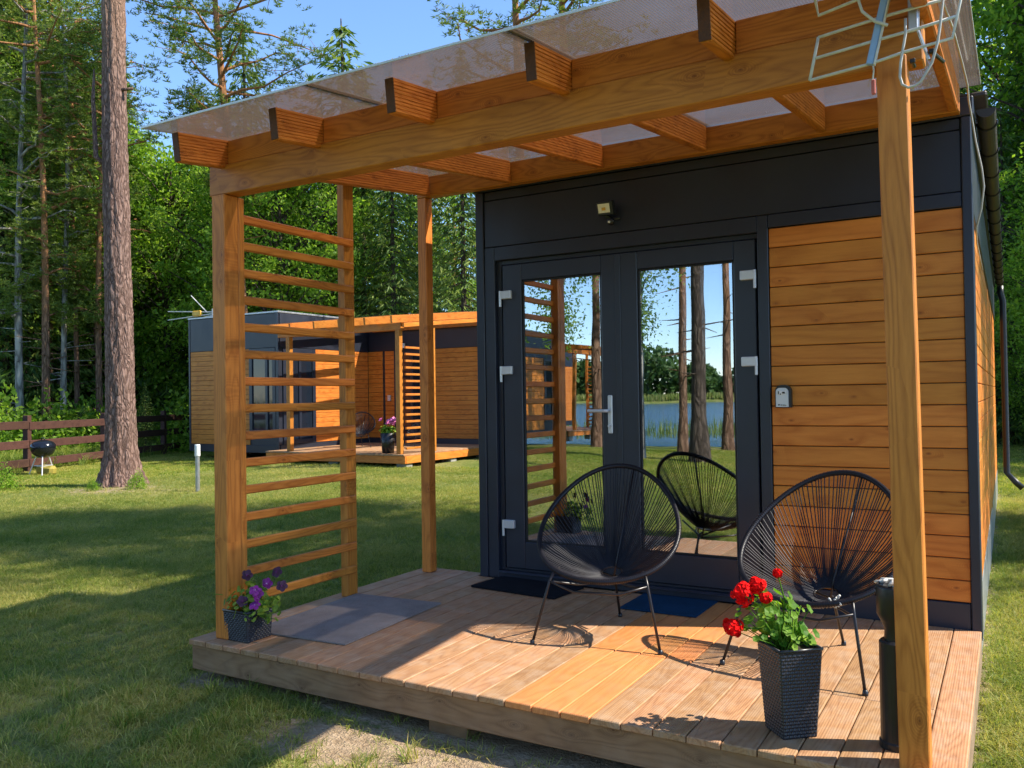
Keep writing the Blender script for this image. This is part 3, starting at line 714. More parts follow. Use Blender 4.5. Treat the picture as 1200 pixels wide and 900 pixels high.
part('hanging_cord', MB().tube([(3.285, -.01, 2.26), (3.287, -.012, 2.235), (3.283, -.01, 2.205)], .0028, 5), M['offwhite'], an)
part('clip', MB().box(3.279, 3.292, -.016, -.006, 2.160, 2.208, .003), M['red_plastic'], an)
cb = part('antenna_cable', MB().tube([(3.46, .0, 2.50), (3.49, .5, 2.52), (3.495, 1.2, 2.62), (3.498, 1.7, 2.68), (3.497, 1.86, 2.655), (3.522, 1.92, 2.46), (3.545, 1.95, 2.33), (3.553, 1.97, 2.24), (3.538, 2.0, 2.13), (3.512, 2.06, 2.05), (3.505, 2.4, 2.02), (3.505, 3.6, 2.02)], .0045, 7), M['cable'], None, smooth=True)
tag(cb, 'loose grey cable hanging round the right front corner of the near cabin', 'cable')

# ------------------------------------------------------------------ chairs
def make_chair():
    c = thing('string_chair', (0, 0, 0), '', 'chair', 'round string chairs')
    N = 116
    def rim(t):
        v = -math.cos(t); x = .385*math.sin(t)*(1-.10*v)
        s = .44*v
        return Vector((x, .075+s*.782, .605+s*.623-.035*(1-v*v)))
    P = [rim(TAU*i/N) for i in range(N)]
    part('rim', MB().tube(P, .0125, 10, closed=True), M['tube'], c, smooth=True)
    wr = MB()
    for i in range(0, N*2):
        t = TAU*(i+.5)/(N*2); p = rim(t); d = (rim(t+.01)-rim(t-.01)).normalized()
        wr.tube([p-d*.0035, p+d*.0035], .0152 if i % 2 else .0142, 8, cap=False)
    o = part('rim_wrapping', wr, M['cord'], c, smooth=True); o['kind'] = 'stuff'
    rc = Vector((0, .115, .305)); nrm = Vector((0, -.35, .94)).normalized()
    e1 = Vector((1, 0, 0)); e2 = nrm.cross(e1)
    def ring(t): return rc+(e1*math.sin(t)-e2*math.cos(t)*1.0)*.058
    part('centre_ring', MB().tube([ring(TAU*i/20) for i in range(20)], .006, 6, closed=True), M['tube'], c, smooth=True)
    cd_ = MB()
    for i in range(N):
        t = TAU*(i+.5)/N
        a = rim(t+.018*math.sin(i*7.3)); b = ring(t)
        pts = []
        for k in range(5):
            u = k/4; p = a.lerp(b, u)
            p += Vector((0, .0, -.045))*math.sin(math.pi*u)*(.6+.4*(-math.cos(t))) if False else Vector((0, 0, -.028))*math.sin(math.pi*u)
            pts.append(p)
        cd_.tube(pts, .0029, 4, cap=False)
    o = part('cord_webbing', cd_, M['cord'], c, smooth=True); o['kind'] = 'stuff'
    for sx in (-1, 1):
        lg = part('leg', MB().tube([(sx*.335, -.335, .006), (sx*.262, -.245, .315), (sx*.248, -.215, .355), (sx*.225, -.175, .375)], .0075, 8), M['tube'], c, smooth=True)
        part('rubber_foot', MB().lathe([(.0125, 0), (.0135, .006), (.011, .022), (.0, .024)], 10, (sx*.335, -.335, .0005)), M['black'], lg, smooth=True)
    lg = part('leg', MB().tube([(0, .335, .006), (0, .20, .275), (0, .16, .285)], .0075, 8), M['tube'], c, smooth=True)
    part('rubber_foot', MB().lathe([(.0125, 0), (.0135, .006), (.011, .022), (.0, .024)], 10, (0, .335, .0005)), M['black'], lg, smooth=True)
    part('under_frame', MB().tube([(-.262, -.245, .315), (-.16, -.02, .255), (0, .17, .245), (.16, -.02, .255), (.262, -.245, .315)], .0065, 8).tube([(-.262, -.245, .315), (-.12, -.285, .275), (.12, -.285, .275), (.262, -.245, .315)], .0065, 8).tube([(-.20, .10, .35), (0, .20, .262), (.20, .10, .35)], .0065, 8), M['tube'], c, smooth=True)
    part('back_stay', MB().tube([rim(math.pi-.25), Vector((.02, .16, .36)), Vector((0, .16, .25))], .0055, 6), M['tube'], c, smooth=True)
    return c
ch1 = make_chair()
kids_index()
ch1.scale = (.93, .93, .93)
ch2 = copy_tree(ch1, (2.875, 1.07, .0), R(-11), 'black round string chair standing behind the red geranium in front of the plank wall', 'round string chairs')
chb = [copy_tree(ch1, l_, R(a), lb, 'round string chairs') for l_, a, lb in (
    ((-9.75, 12.75, .07), 30, 'black round string chair on the far cabin deck left of the pink flower pot'),
    ((-8.1, 12.9, .07), -25, 'black string chair on the far cabin deck half hidden behind its slatted screen'))]
ch1.location = (1.845, 1.075, 0); ch1.rotation_euler = (0, 0, R(12))
ch1['label'] = 'black round string chair standing in front of the glass double door'
# white cloth tied on right chair
wc = MB(); 
for i in range(22):
    p = Vector((2.990+rng.normal()*.007, .838+rng.normal()*.007, .322+rng.normal()*.010)); q = p+Vector((rng.normal(), rng.normal(), rng.normal()))*.009
    wc.tube([p, (p+q)/2+Vector((0, 0, .004)), q], .005, 5)
tag(part('tied_rag', wc, M['offwhite'], None, smooth=True), 'knotted white rag tied to the front rim of the right string chair', 'rag')

# ------------------------------------------------------------------ wicker pots with plants
def wicker(name, mtx, wt, wb, h, rows, colsn, parent, label=None):
    mb = MB()
    for s_ in range(4):
        rot = Matrix.Rotation(s_*math.pi/2, 4, 'Z')
        U, V = colsn*4, rows*2; vs_ = []
        for j in range(V+1):
            z = h*j/V; w = wb+(wt-wb)*j/V
            for i in range(U+1):
                u = i/U; r_ = (j//2); ph = (i/4.0+(r_ % 2)*.5)
                rel = .5+.5*math.cos(TAU*ph); rr = abs(math.sin(math.pi*j/2)) if j % 2 else 0
                d = .0012+(.0038*rel if (j % 2) else .0)
                if i in (0, U): d = .0
                vs_.append(((u-.5)*w, -w/2-d, z))
        mb.add(vs_, [(j*(U+1)+i, j*(U+1)+i+1, (j+1)*(U+1)+i+1, (j+1)*(U+1)+i) for j in range(V) for i in range(U)], mtx @ rot)
    mb.add([(-wb/2, -wb/2, 0), (wb/2, -wb/2, 0), (wb/2, wb/2, 0), (-wb/2, wb/2, 0)], [(3, 2, 1, 0)], mtx)
    part('wicker_body', mb, M['reed_wicker'], parent)
    rm = MB(); a = wt/2; 
    cs = [(-a, -a), (a, -a), (a, a), (-a, a)]
    for k in range(4):
        p, q = cs[k], cs[(k+1) % 4]
        rm.tube([mtx @ Vector((p[0], p[1], h)), mtx @ Vector((q[0], q[1], h))], .006, 6)
    part('rim', rm, M['reed_wicker'], parent, smooth=True)
    part('soil', MB().box(-a+.008, a-.008, -a+.008, a-.008, h-.05, h-.02, .002, mtx), M['soil_in'], parent)

def lobed(mb, c, nrm, r, rz, lobes=5, amp=.14, cup=.25, n=20):
    nrm = Vector(nrm).normalized(); a = Vector((0, 0, 1)) if abs(nrm.z) < .9 else Vector((1, 0, 0))
    u = nrm.cross(a).normalized(); w = nrm.cross(u)
    vs_ = [Vector(c)-nrm*r*cup*.5]
    for k in range(n):
        th = TAU*k/n+rz; rr = r*(1+amp*math.cos(lobes*TAU*k/n))
        vs_.append(Vector(c)+(u*math.cos(th)+w*math.sin(th))*rr+nrm*(r*cup*.35*(1+.4*math.cos(3*th))))
    mb.add(vs_, [(0, 1+k, 1+(k+1) % n) for k in range(n)])

# geranium
pr = thing('flower_pot', (2.94, .19, 0), 'tall tapered black wicker pot with a red geranium at the deck front', 'flower pot')
wicker('pot', Matrix.Translation((2.942, .195, .001)) @ Matrix.Rotation(R(42), 4, 'Z'), .162, .128, .310, 26, 9, pr)
st = MB(); lv = MB(); c0 = Vector((2.930, .19, .29))
heads = [(2.800, .12, .490, .048), (2.845, .150, .520, .032), (2.765, .10, .372, .040), (2.872, .15, .478, .026), (2.905, .20, .560, .014)]
for hx, hy, hz_, hr in heads:
    b0 = c0+Vector((rng.uniform(-.03, .03), rng.uniform(-.03, .03), -.02)); e = Vector((hx, hy, hz_))
    md = (b0+e)/2+Vector((.02, 0, .05))
    st.tube([b0, b0.lerp(md, .6), md, md.lerp(e, .6), e], [.004, .0035, .003, .0026, .0024], 6)
for i in range(140):
    a = rng.uniform(0, TAU); el = rng.uniform(.15, 1.35); rr = rng.uniform(.06, .17)
    p = c0+Vector((math.cos(a)*math.cos(el)*rr*.95-.02, math.sin(a)*math.cos(el)*rr*.8, math.sin(el)*rr*1.15+.01))
    if rng.random() < .55: p.x -= .02; p.z += rng.uniform(0, .03)
    b0 = c0+Vector((rng.normal()*.02, rng.normal()*.02, -.02))
    if i % 2 == 0: st.tube([b0, (b0+p)/2+Vector((0, 0, .012)), p], [.0028, .0022, .0016], 5)
    nr = Vector((math.cos(a)*.6+.35, math.sin(a)*.6-.2, rng.uniform(.4, 1.0)))
    lobed(lv, p, nr, rng.uniform(.007, .020), rng.uniform(0, 6), 5, .13, .35, 15)
# long bare leaf stalks towards upper right
for i in range(16):
    e = c0+Vector((rng.uniform(-.06, .07), rng.uniform(-.05, .04), rng.uniform(.08, .20)))
    b0 = c0+Vector((rng.normal()*.02, rng.normal()*.02, -.02)); st.tube([b0, (b0+e)/2+Vector((rng.normal()*.01, 0, .01)), e], .0019, 5)
part('stems', st, M['geranium_leaf'], pr, smooth=True); o = part('leaves', lv, M['geranium_leaf'], pr, kind='stuff')
for hx, hy, hz_, hr in heads:
    ph = MB()
    for k in range(int(36 if hr > .03 else 14)):
        d = Vector((rng.normal(), rng.normal(), rng.normal()*.8)).normalized(); c = Vector((hx, hy, hz_))+d*hr*rng.uniform(.6, 1.0)
        for q in range(4):
            a = TAU*q/4+rng.uniform(0, .5); u = d.orthogonal().normalized(); w = d.cross(u)
            dd = (u*math.cos(a)+w*math.sin(a))
            lobed(ph, c+dd*.008, (d+dd*.5), .0075, a, 2, .2, .3, 8)
    part('flower_head', ph, M['petal_red'], pr)
o = MB(); lobed(o, (2.985, .205, .345), (.3, -.4, .8), .030, 1, 3, .1, .4); lobed(o, (3.01, .20, .335), (.5, -.3, .6), .026, 2, 3, .1, .4)
part('large_leaf', o, M['geranium_leaf'], pr)

# petunia pot
pp = thing('flower_pot', (.27, .13, 0), 'low square black wicker pot with purple pansies beside the front left post', 'flower pot')
wicker('pot', Matrix.Translation((.258, .142, .001)) @ Matrix.Rotation(R(0), 4, 'Z'), .172, .156, .150, 15, 8, pp)
st = MB(); lv = MB(); c0 = Vector((.27, .14, .13))
for i in range(210):
    a = rng.uniform(0, TAU); el = rng.uniform(.0, 1.4); rr = rng.uniform(.05, .17)
    p = c0+Vector((math.cos(a)*math.cos(el)*rr+.02, math.sin(a)*math.cos(el)*rr*.8-.01, math.sin(el)*rr*.8+.02))
    if rng.random() < .28: p = c0+Vector((rng.uniform(.05, .19), rng.uniform(-.10, .04), rng.uniform(-.015, .09)))
    lobed(lv, p, (math.cos(a)*.7, math.sin(a)*.7-.2, rng.uniform(.2, 1)), rng.uniform(.008, .018), rng.uniform(0, 6), 2, .28, .3, 10)
    if i % 4 == 0:
        b0 = c0+Vector((rng.normal()*.03, rng.normal()*.03, -.01)); st.tube([b0, (b0+p)/2+Vector((0, 0, .01)), p], .0016, 5)
st.tube([(.22, .1, .2), (.17, .06, .225), (.13, .03, .232)], .002, 5)
part('stems', st, M['petunia_leaf'], pp, smooth=True); part('leaves', lv, M['petunia_leaf'], pp, kind='stuff')
bl = [(.375, .08, .265, 0), (.430, .11, .300, 0), (.395, .075, .225, 0), (.300, .10, .330, 1), (.435, .17, .345, 1), (.490, .15, .285, 1), (.365, .11, .243, 0), (.405, .05, .200, 0), (.33, .04, .215, 1)]
for x, y, z, k in bl:
    bmn = MB(); nr = Vector((CAMP.x-x, CAMP.y-y, CAMP.z-z+1.0)).normalized(); nr = (nr+Vector((rng.normal()*.25, rng.normal()*.25, rng.normal()*.25))).normalized()
    u = nr.orthogonal().normalized(); w = nr.cross(u)
    for q in range(5):
        a = TAU*q/5; dd = u*math.cos(a)+w*math.sin(a)
        lobed(bmn, Vector((x, y, z))+dd*.0145+nr*.002*(q % 2), nr+dd*.25, .0145, a, 2, .12, .2, 10)
    f_ = part('blossom', bmn, M['petal_dark'] if k else M['petal_purple'], pp)
    e = MB(); lobed(e, Vector((x, y, z))+nr*.005, nr, .0045, 0, 5, .2, .2, 10); part('blossom_eye', e, M['petal_white'] if not k else M['petal_purple'], f_)

# ash bin beside the right post
ab = thing('ash_bin', (3.29, .24, 0), 'tall slim black standing ashtray bin behind the right pergola post', 'ash bin')
cx_, cy_ = 3.288, .232
part('body', MB().lathe([(.0, 0), (.058, 0), (.058, .02), (.053, .025), (.053, .355), (.046, .362), (.0, .362)], 28, (cx_, cy_, .001)), M['ashbin'], ab, smooth=False)
part('neck', MB().lathe([(.036, .362), (.034, .40), (.045, .425)], 24, (cx_, cy_, .001)), M['ashbin'], ab, smooth=True)
part('bowl', MB().lathe([(.045, .425), (.058, .45), (.060, .54), (.056, .552), (.050, .545), (.048, .50), (.0, .49)], 28, (cx_, cy_, .001)), M['ashbin'], ab, smooth=True)
ry = MB()
for i in range(22):
    p = Vector((cx_+rng.normal()*.022, cy_+rng.normal()*.022, .550+abs(rng.normal())*.010)); q = p+Vector((rng.normal(), rng.normal(), rng.normal()*.5))*.020
    ry.tube([p, q], .006, 5)
tag(part('crumpled_rag', ry, M['offwhite'], None, smooth=True), 'crumpled white rag lying on top of the black ash bin', 'rag')

# ------------------------------------------------------------------ far cabin with its deck and pergola
BX0, BX1, BY0 = -14.0, -10.95, 11.3        # projecting block
YB = 14.5; XE = -3.2; YE = 20.0            # recessed wall, east end, back
c2 = thing('cabin', (BX0, BY0, -.2), 'black and wood clad L shaped cabin across the lawn beyond the slatted screen', 'cabin')
part('wall', MB().box(BX0, BX1, BY0+.03, YE, -.02, 3.24, .01), M['dark'], c2, label='dark walls of the projecting block')
part('wall', MB().box(BX1+.001, XE, YB+.03, YE-.01, -.02, 3.20, .01), M['dark'], c2, label='dark walls of the recessed wing')
part('roof', MB().box(BX0-.03, BX1+.03, BY0-.01, YE+.03, 3.243, 3.29, .01).box(BX1+.031, XE+.03, YB-.01, YE+.02, 3.203, 3.25, .01), M['galv'], c2)
def fpan(x0, x1, y, z0, z1, m='dark', n='fascia_panel'): return part(n, MB().box(x0, x1, y-.0, y+.029, z0, z1, .005), M[m], c2)
def epan(x, y0, y1, z0, z1, m='dark', n='fascia_panel'): return part(n, MB().box(x-.02, x, y0, y1, z0, z1, .005), M[m], c2)
fpan(BX0+.06, BX1-.06, BY0, 2.44, 3.235); fpan(BX0, BX0+.055, BY0-.01, -.02, 3.24, 'darkframe', 'corner_profile'); fpan(BX1-.055, BX1+.03, BY0-.01, -.02, 3.24, 'darkframe', 'corner_profile')
fpan(BX0+.06, BX1-.06, BY0, -.02, .155, 'dark', 'base_panel')
epan(BX1+.025, BY0+.06, YB, 2.44, 3.235); epan(BX1+.025, BY0+.06, YB, -.02, .17, 'dark', 'base_panel')
fpan(BX1+.06, XE, YB, 2.45, 3.19); fpan(BX1+.06, XE, YB-.003, .0, .19, 'dark', 'base_panel')
fpan(-8.88, -8.78, YB-.02, .19, 2.45, 'darkframe', 'corner_profile')
def clad(x0, x1, y, z0, z1, axis='x', n=19):
    mb = MB(); p = (z1-z0)/n
    for i in range(n):
        if axis == 'x': mb.box(x0, x1, y+.004, y+.028, z0+i*p+.003, z0+(i+1)*p-.003, .005)
        else: mb.box(y-.002, y+.022, x0, x1, z0+i*p+.003, z0+(i+1)*p-.003, .005)
    return part('cladding', mb, M['plank_x' if axis == 'x' else 'plank_y'], c2, kind='stuff')
clad(BX0+.06, -11.88, BY0, .16, 2.435); clad(12.53, YB-.01, BX1+.002, .18, 2.435, 'y')
clad(-11.02+.09, -10.45, YB, .195, 2.445); clad(-10.37, -10.07, YB, .195, 2.445); clad(-8.77, XE, YB, .195, 2.445)
def win(name, x0, x1, z0, z1, y=None, xe=None, y0=None, y1=None, mull=()):
    mb = MB(); g = MB(); w = .10
    if y is not None:
        yy = (y-.02, y+.028)
        mb.box(x0, x0+w, *yy, z0, z1).box(x1-w, x1, *yy, z0, z1).box(x0+w, x1-w, *yy, z1-w, z1).box(x0+w, x1-w, *yy, z0, z0+w)
        for q in mull: mb.box(q-.04, q+.04, *yy, z0+w, z1-w)
        g.add([(x0+w, y+.01, z0+w), (x1-w, y+.01, z0+w), (x1-w, y+.01, z1-w), (x0+w, y+.01, z1-w)], [(0, 1, 2, 3)])
    else:
        xx = (xe-.02, xe+.028)
        mb.box(*xx, y0, y0+w, z0, z1).box(*xx, y1-w, y1, z0, z1).box(*xx, y0+w, y1-w, z1-w, z1).box(*xx, y0+w, y1-w, z0, z0+w)
        for q in mull: mb.box(*xx, q-.04, q+.04, z0+w, z1-w)
        g.add([(xe, y0+w, z0+w), (xe, y1-w, z0+w), (xe, y1-w, z1-w), (xe, y0+w, z1-w)], [(0, 1, 2, 3)])
    f = part(name, mb, M['darkframe'], c2); part('glass_pane', g, M['glass_dark'], f); return f
w1 = win('window', -11.87, -11.01, .42, 2.43, y=BY0, mull=(-11.30,))
part('curtain', MB().add([(-11.7+.02*i, BY0+.020+.004*(i % 2), z) for i in range(20) for z in (.5, 2.3)], [(2*i, 2*i+2, 2*i+3, 2*i+1) for i in range(19)]), M['curtain'], w1)
w2 = win('glass_door', 0, 0, .18, 2.43, xe=BX1+.004, y0=11.45, y1=12.52, mull=(12.0,))
w3 = win('glass_door', -10.06, -8.89, .19, 2.44, y=YB, mull=(-9.5,))
part('wall_lamp', MB().lathe([(0, -.06), (.04, -.06), (.04, .06), (0, .06)], 12, (-9.7, YB-.06, 2.56)), M['hinge'], c2)
part('key_safe', MB().box(-10.26, -10.18, YB-.05, YB-.001, 1.15, 1.30), M['hinge'], c2)
a2 = thing('antenna', (-13.3, 11.5, 3.25), 'small white and yellow television antenna on the far cabin roof', 'antenna')
part('boom', MB().tube([(-14.9, 11.4, 3.52), (-13.3, 11.5, 3.42)], .014, 6).tube([(-14.9, 11.4, 3.30), (-13.35, 11.5, 3.38)], .014, 6).tube([(-13.9, 11.3, 3.85), (-13.55, 11.5, 3.42)], .014, 6), M['offwhite'], a2)
part('housing', MB().box(-14.0, -13.72, 11.40, 11.48, 3.34, 3.48, .02), M['yellow'], a2)
part('mast', MB().tube([(-13.35, 11.5, 3.25), (-13.35, 11.5, 3.50)], .025, 8).tube([(-13.7, 11.5, 3.30), (-13.3, 11.5, 3.34)], .018, 6), M['offwhite'], a2)

k2 = thing('wooden_deck', (-9, 10.9, -.2), 'sunlit timber deck in front of the far cabin', 'deck')
mb = MB(); x = -10.93
while x < -7.0: mb.box(x+.003, x+.128, 10.88, YB-.03, .03, .065, .004); x += .131
part('deck_boards', mb, M['deck'], k2, kind='stuff')
part('skirt_board', MB().box(-10.93, -6.985, 10.90, 10.93, -.125, .028), M['plank_x'], k2); part('skirt_board', MB().box(-7.01, -6.98, 10.935, YB-.03, -.125, .028), M['plank_y'], k2)
for x, y in ((-7.15, 10.98), (-9.0, 10.98), (-7.15, 12.6), (-10.6, 10.98), (-7.15, 14.0)): part('support_block', MB().box(x-.13, x+.13, y, y+.22, -.30, -.127, .01), M['concrete'], k2)
g2 = thing('pergola', (-9, 10.9, .07), 'stained timber pergola with slatted screen on the far cabin deck', 'pergola')
Z2 = .07
part('post', MB().box(-7.245, -7.135, 10.95, 11.06, Z2, 2.62), M['beam_z'], g2); part('post', MB().box(-10.33, -10.22, 10.95, 11.06, Z2, 2.62), M['beam_z'], g2)
part('post', MB().box(-7.12, -7.03, 11.98, 12.07, Z2, 2.75), M['beam_z'], g2); part('post', MB().box(-7.2, -7.1, 14.2, 14.3, Z2, 2.9), M['beam_z'], g2)
part('beam', MB().box(-10.6, -7.11, 10.97, 11.08, 2.622, 2.765), M['beam_x'], g2); part('ledger_beam', MB().box(-10.7, -7.0, YB-.10, YB-.02, 2.95, 3.09), M['beam_x'], g2)
def slope2(x0, x1, ya, yb, z, h):
    sl_ = .105; an_ = math.atan(sl_); mtx = Matrix.Translation((0, 10.6, 2.73)) @ Matrix.Rotation(an_, 4, 'X')
    return MB().box(x0, x1, (ya-10.6), (yb-10.6)/math.cos(an_), z, z+h, .005, mtx)
rr0 = part('rafter', slope2(-10.58, -10.53, 10.6, YB-.04, 0, .15), M['beam_y'], g2)
for i in range(1, 6): again(rr0, (i*.70, 0, 0))
part('side_beam', slope2(-7.02, -6.97, 10.9, YB-.04, -.10, .09), M['plank_y'], g2)
part('roof_sheet', slope2(-10.75, -6.9, 10.50, YB+.3, .156, .012), M['clear'], g2)
s0 = part('slat', MB().box(-7.10, -7.06, 11.065, 12.0, 2.24, 2.285), M['beam_y'], g2)
for k in range(1, 16): again(s0, (0, 0, -.139*k))
p2 = thing('flower_pot', (-7.62, 11.15, .068), 'dark pot of pink flowers on the far cabin deck', 'flower pot')
part('pot_body', MB().lathe([(0, 0), (.12, 0), (.165, .42), (.15, .42), (.14, .36), (0, .36)], 20, (-7.62, 11.15, .068)), M['black'], p2, smooth=True)
lv = MB(); fl_ = MB()
for i in range(120):
    d = Vector((rng.normal(), rng.normal(), abs(rng.normal()))).normalized(); lobed(lv, Vector((-7.62, 11.15, .50))+d*rng.uniform(.06, .19), d+Vector((0, 0, .5)), .035, 0, 5, .1, .3, 8)
for i in range(12):
    a = rng.uniform(0, TAU); c = Vector((-7.62+math.cos(a)*.24*rng.uniform(.4, 1), 11.1+math.sin(a)*.12, .72+rng.uniform(-.05, .06)))
    for q in range(5): lobed(fl_, c+Vector((rng.normal(), rng.normal(), rng.normal()))*.02, (rng.normal(), -1, 1), .03, 0, 5, .2, .2, 8)
part('leaves', lv, M['geranium_leaf'], p2, kind='stuff'); part('flower_head', fl_, M['petal_pink'], p2)

# ------------------------------------------------------------------ fence
fn = thing('fence', (-14, 7.2, -.2), 'red brown three rail timber fence behind the kettle grill and big pine', 'fence')
Fp = [(-11.85, 2.35), (-12.93, 4.80), (-13.98, 7.23), (-15.07, 9.70), (-16.15, 12.19), (-17.2, 14.6), (-18.3, 17.1)]
for x, y in Fp: part('post', MB().box(-.06, .06, -.06, .06, 0, 1.20, .008, Matrix.Translation((x, y, -.23)) @ Matrix.Rotation(R(24), 4, 'Z')), M['fence'], fn)
for (xa, ya), (xb, yb) in zip(Fp[:-1], Fp[1:]):
    d = math.atan2(yb-ya, xb-xa); L = math.hypot(xb-xa, yb-ya)
    for k, z in enumerate((.13, .52, .90)):
        mt = Matrix.Translation((xa+.065, ya, z-.22+random.uniform(-.012, .012))) @ Matrix.Rotation(d-math.pi/2, 4, 'Z')
        part('rail', MB().box(-.018, .018, .01, L-.01, -.0, .165, .006, mt), M['fence'], fn)

# ------------------------------------------------------------------ kettle grill, crate, bollards
gr = thing('kettle_grill', (-12.9, 6.95, -.2), 'black kettle charcoal grill on three silver legs in front of the fence', 'grill')
gc = (-12.95, 6.95, -.2)
part('bowl', MB().lathe([(0, .33), (.10, .345), (.19, .42), (.225, .50), (.228, .545)], 28, gc), M['kettle'], gr, smooth=True)
ld = part('lid', MB().lathe([(.232, .548), (.225, .60), (.17, .655), (.08, .685), (0, .69)], 28, gc), M['kettle'], gr, smooth=True)
part('handle', MB().tube([(gc[0]-.05, gc[1], .48), (gc[0]-.045, gc[1], .53), (gc[0]+.045, gc[1], .53), (gc[0]+.05, gc[1], .48)], .011, 8), M['black'], ld, smooth=True)
part('handle', MB().tube([(gc[0]-.22, gc[1]-.04, .32), (gc[0]-.31, gc[1]-.06, .325)], .013, 8), M['black'], gr)
for a in (100, 215, 325): part('leg', MB().tube([(gc[0]+.13*math.cos(R(a)), gc[1]+.13*math.sin(R(a)), .17), (gc[0]+.27*math.cos(R(a)), gc[1]+.27*math.sin(R(a)), -.2)], .012, 8), M['hinge'], gr)
part('rack', MB().tube([(gc[0]-.19, gc[1]-.1, -.02), (gc[0]+.21, gc[1]-.1, -.02), (gc[0], gc[1]+.2, -.02), (gc[0]-.19, gc[1]-.1, -.02)], .007, 6), M['hinge'], gr)
bx = thing('charcoal_bag', (-12.7, 7.05, -.2), 'yellow charcoal bag lying on the grass under the grill', 'bag')
part('bag_body', MB().box(-.19, .19, -.10, .10, 0, .19, .05, Matrix.Translation((-13.02, 7.05, -.21)) @ Matrix.Rotation(R(20), 4, 'Z') @ Matrix.Rotation(R(6), 4, 'Y')), plain('yellow_paper', (.30, .24, .04), .7), bx)
def bollard(x, y, label):
    b_ = thing('garden_light', (x, y, -.2), label, 'garden light', 'garden bollard lights')
    part('pole', MB().lathe([(.034, 0), (.034, .56), (0, .56)], 18, (x, y, -.21)), M['galv'], b_, smooth=False)
    part('lamp_head', MB().lathe([(.040, .55), (.043, .56), (.043, .72), (.038, .735), (0, .737)], 18, (x, y, -.205)), M['white'], b_, smooth=False)
bollard(-7.45, 6.16, 'slim steel garden bollard light with white top on the lawn left of the front post')
bollard(2.2, -6.8, 'slim steel bollard light behind the camera reflected in the glass'); bollard(2.45, -7.4, 'second slim steel bollard light behind the camera reflected in the glass')

# ------------------------------------------------------------------ vegetation
def npobj_mesh(name, V, F, mat):
    me = bpy.data.meshes.new(name); nv, nf = len(V), len(F); k = F.shape[1]
    me.vertices.add(nv); me.vertices.foreach_set('co', V.astype(np.float32).ravel())
    me.loops.add(nf*k); me.loops.foreach_set('vertex_index', F.astype(np.int32).ravel())
    me.polygons.add(nf); me.polygons.foreach_set('loop_start', np.arange(0, nf*k, k, dtype=np.int32))
    me.update(calc_edges=True); me.materials.append(mat); return me
def unit(a): return a/np.maximum(np.linalg.norm(a, axis=1, keepdims=True), 1e-9)
def rnd_dirs(n): return unit(rng.normal(size=(n, 3)))
def quads(C, U, V):
    """diamond leaves; U half length, V half width"""
    n = len(C); P = np.stack([C-U, C+V-U*.1, C+U, C-V-U*.1], 1).reshape(-1, 3)
    return P, np.arange(4*n).reshape(n, 4)
def leafset(C, ln, wd, flat=None, updir=None):
    n = len(C); U = rnd_dirs(n)
    if updir is not None: U = unit(U*.8+updir)
    N = rnd_dirs(n)
    if flat is not None: N = unit(N*(1-flat)+np.array([0, 0, 1.])*flat)
    V = unit(np.cross(U, N)); s = rng.uniform(.6, 1.25, (n, 1))
    return quads(C, U*ln*s, V*wd*s)
def join(*ps):
    V = []; F = []; k = 0
    for v, f in ps: V.append(v); F.append(f+k); k += len(v)
    return np.concatenate(V), np.concatenate(F)

def trunk_mb(h, r0, r1, lean=0, wob=.05, n=10, flare=1.5, segs=14):
    ph = rng.uniform(0, 6); pts = []; rs = []
    for i in range(segs+1):
        u = i/segs; z = -.15+(h+.15)*u
        pts.append((lean*u*h+wob*math.sin(u*5+ph)*u*3, wob*math.cos(u*4+ph)*u*3, z))
        rs.append((r0*(1-u)+r1*u)*(1+(flare-1)*math.exp(-max(z, 0)/.35)))
    return MB().tube(pts, rs, n, cap=False), pts
def at_h(pts, z):
    for a, b in zip(pts[:-1], pts[1:]):
        if b[2] >= z: 
            k = (z-a[2])/(b[2]-a[2]); return np.array(a)*(1-k)+np.array(b)*k
    return np.array(pts[-1])
def mk_tree(name, loc, tm, bark_, crownVF, leafmat, label, group, limbs=None, cat='tree'):
    t = thing(name, loc, label, cat, group)
    def local(nm, me):
        o = bpy.data.objects.new(nm, me); COL.objects.link(o); o.parent = t; return o
    local('trunk', mkmesh('trunk', tm.v, tm.f, bark_, True))
    if limbs is not None and limbs.v: local('limbs', mkmesh('limbs', limbs.v, limbs.f, bark_, True))['kind'] = 'stuff'
    if crownVF is not None: local('crown', npobj_mesh('crown', crownVF[0], crownVF[1], leafmat))
    return t
def broadleaf(h, w, z0, nclump=70, per=130, ls=.075, r0=.14, drop=0):
    tm, pts = trunk_mb(h*.92, r0, .03, rng.uniform(-.02, .02)); lb = MB(); C = []; U = None
    for i in range(nclump):
        u = rng.random()**.8; z = z0+(h-z0)*u
        rad = w*math.sin(math.pi*min(1, .12+.88*(1-u))**.8)*rng.uniform(.35, 1.0)
        a = rng.uniform(0, TAU); b = at_h(pts, max(1, z-.5-rad*.5)); c = np.array([b[0]+rad*math.cos(a), b[1]+rad*math.sin(a), z])
        if i % 2 == 0:
            m_ = (b+c)/2+np.array([0, 0, .15]); lb.tube([tuple(b), tuple(m_), tuple(c)], [.035, .022, .008], 5, cap=False)
        s = rng.uniform(.30, .75)*w*.20
        p = rng.normal(size=(per, 3))*np.array([s, s, s*.65]); C.append(c+p)
    C = np.concatenate(C); 
    if drop: C[:, 2] -= np.abs(rng.normal(size=len(C)))*drop
    return tm, leafset(C, ls, ls*.48, .45), lb
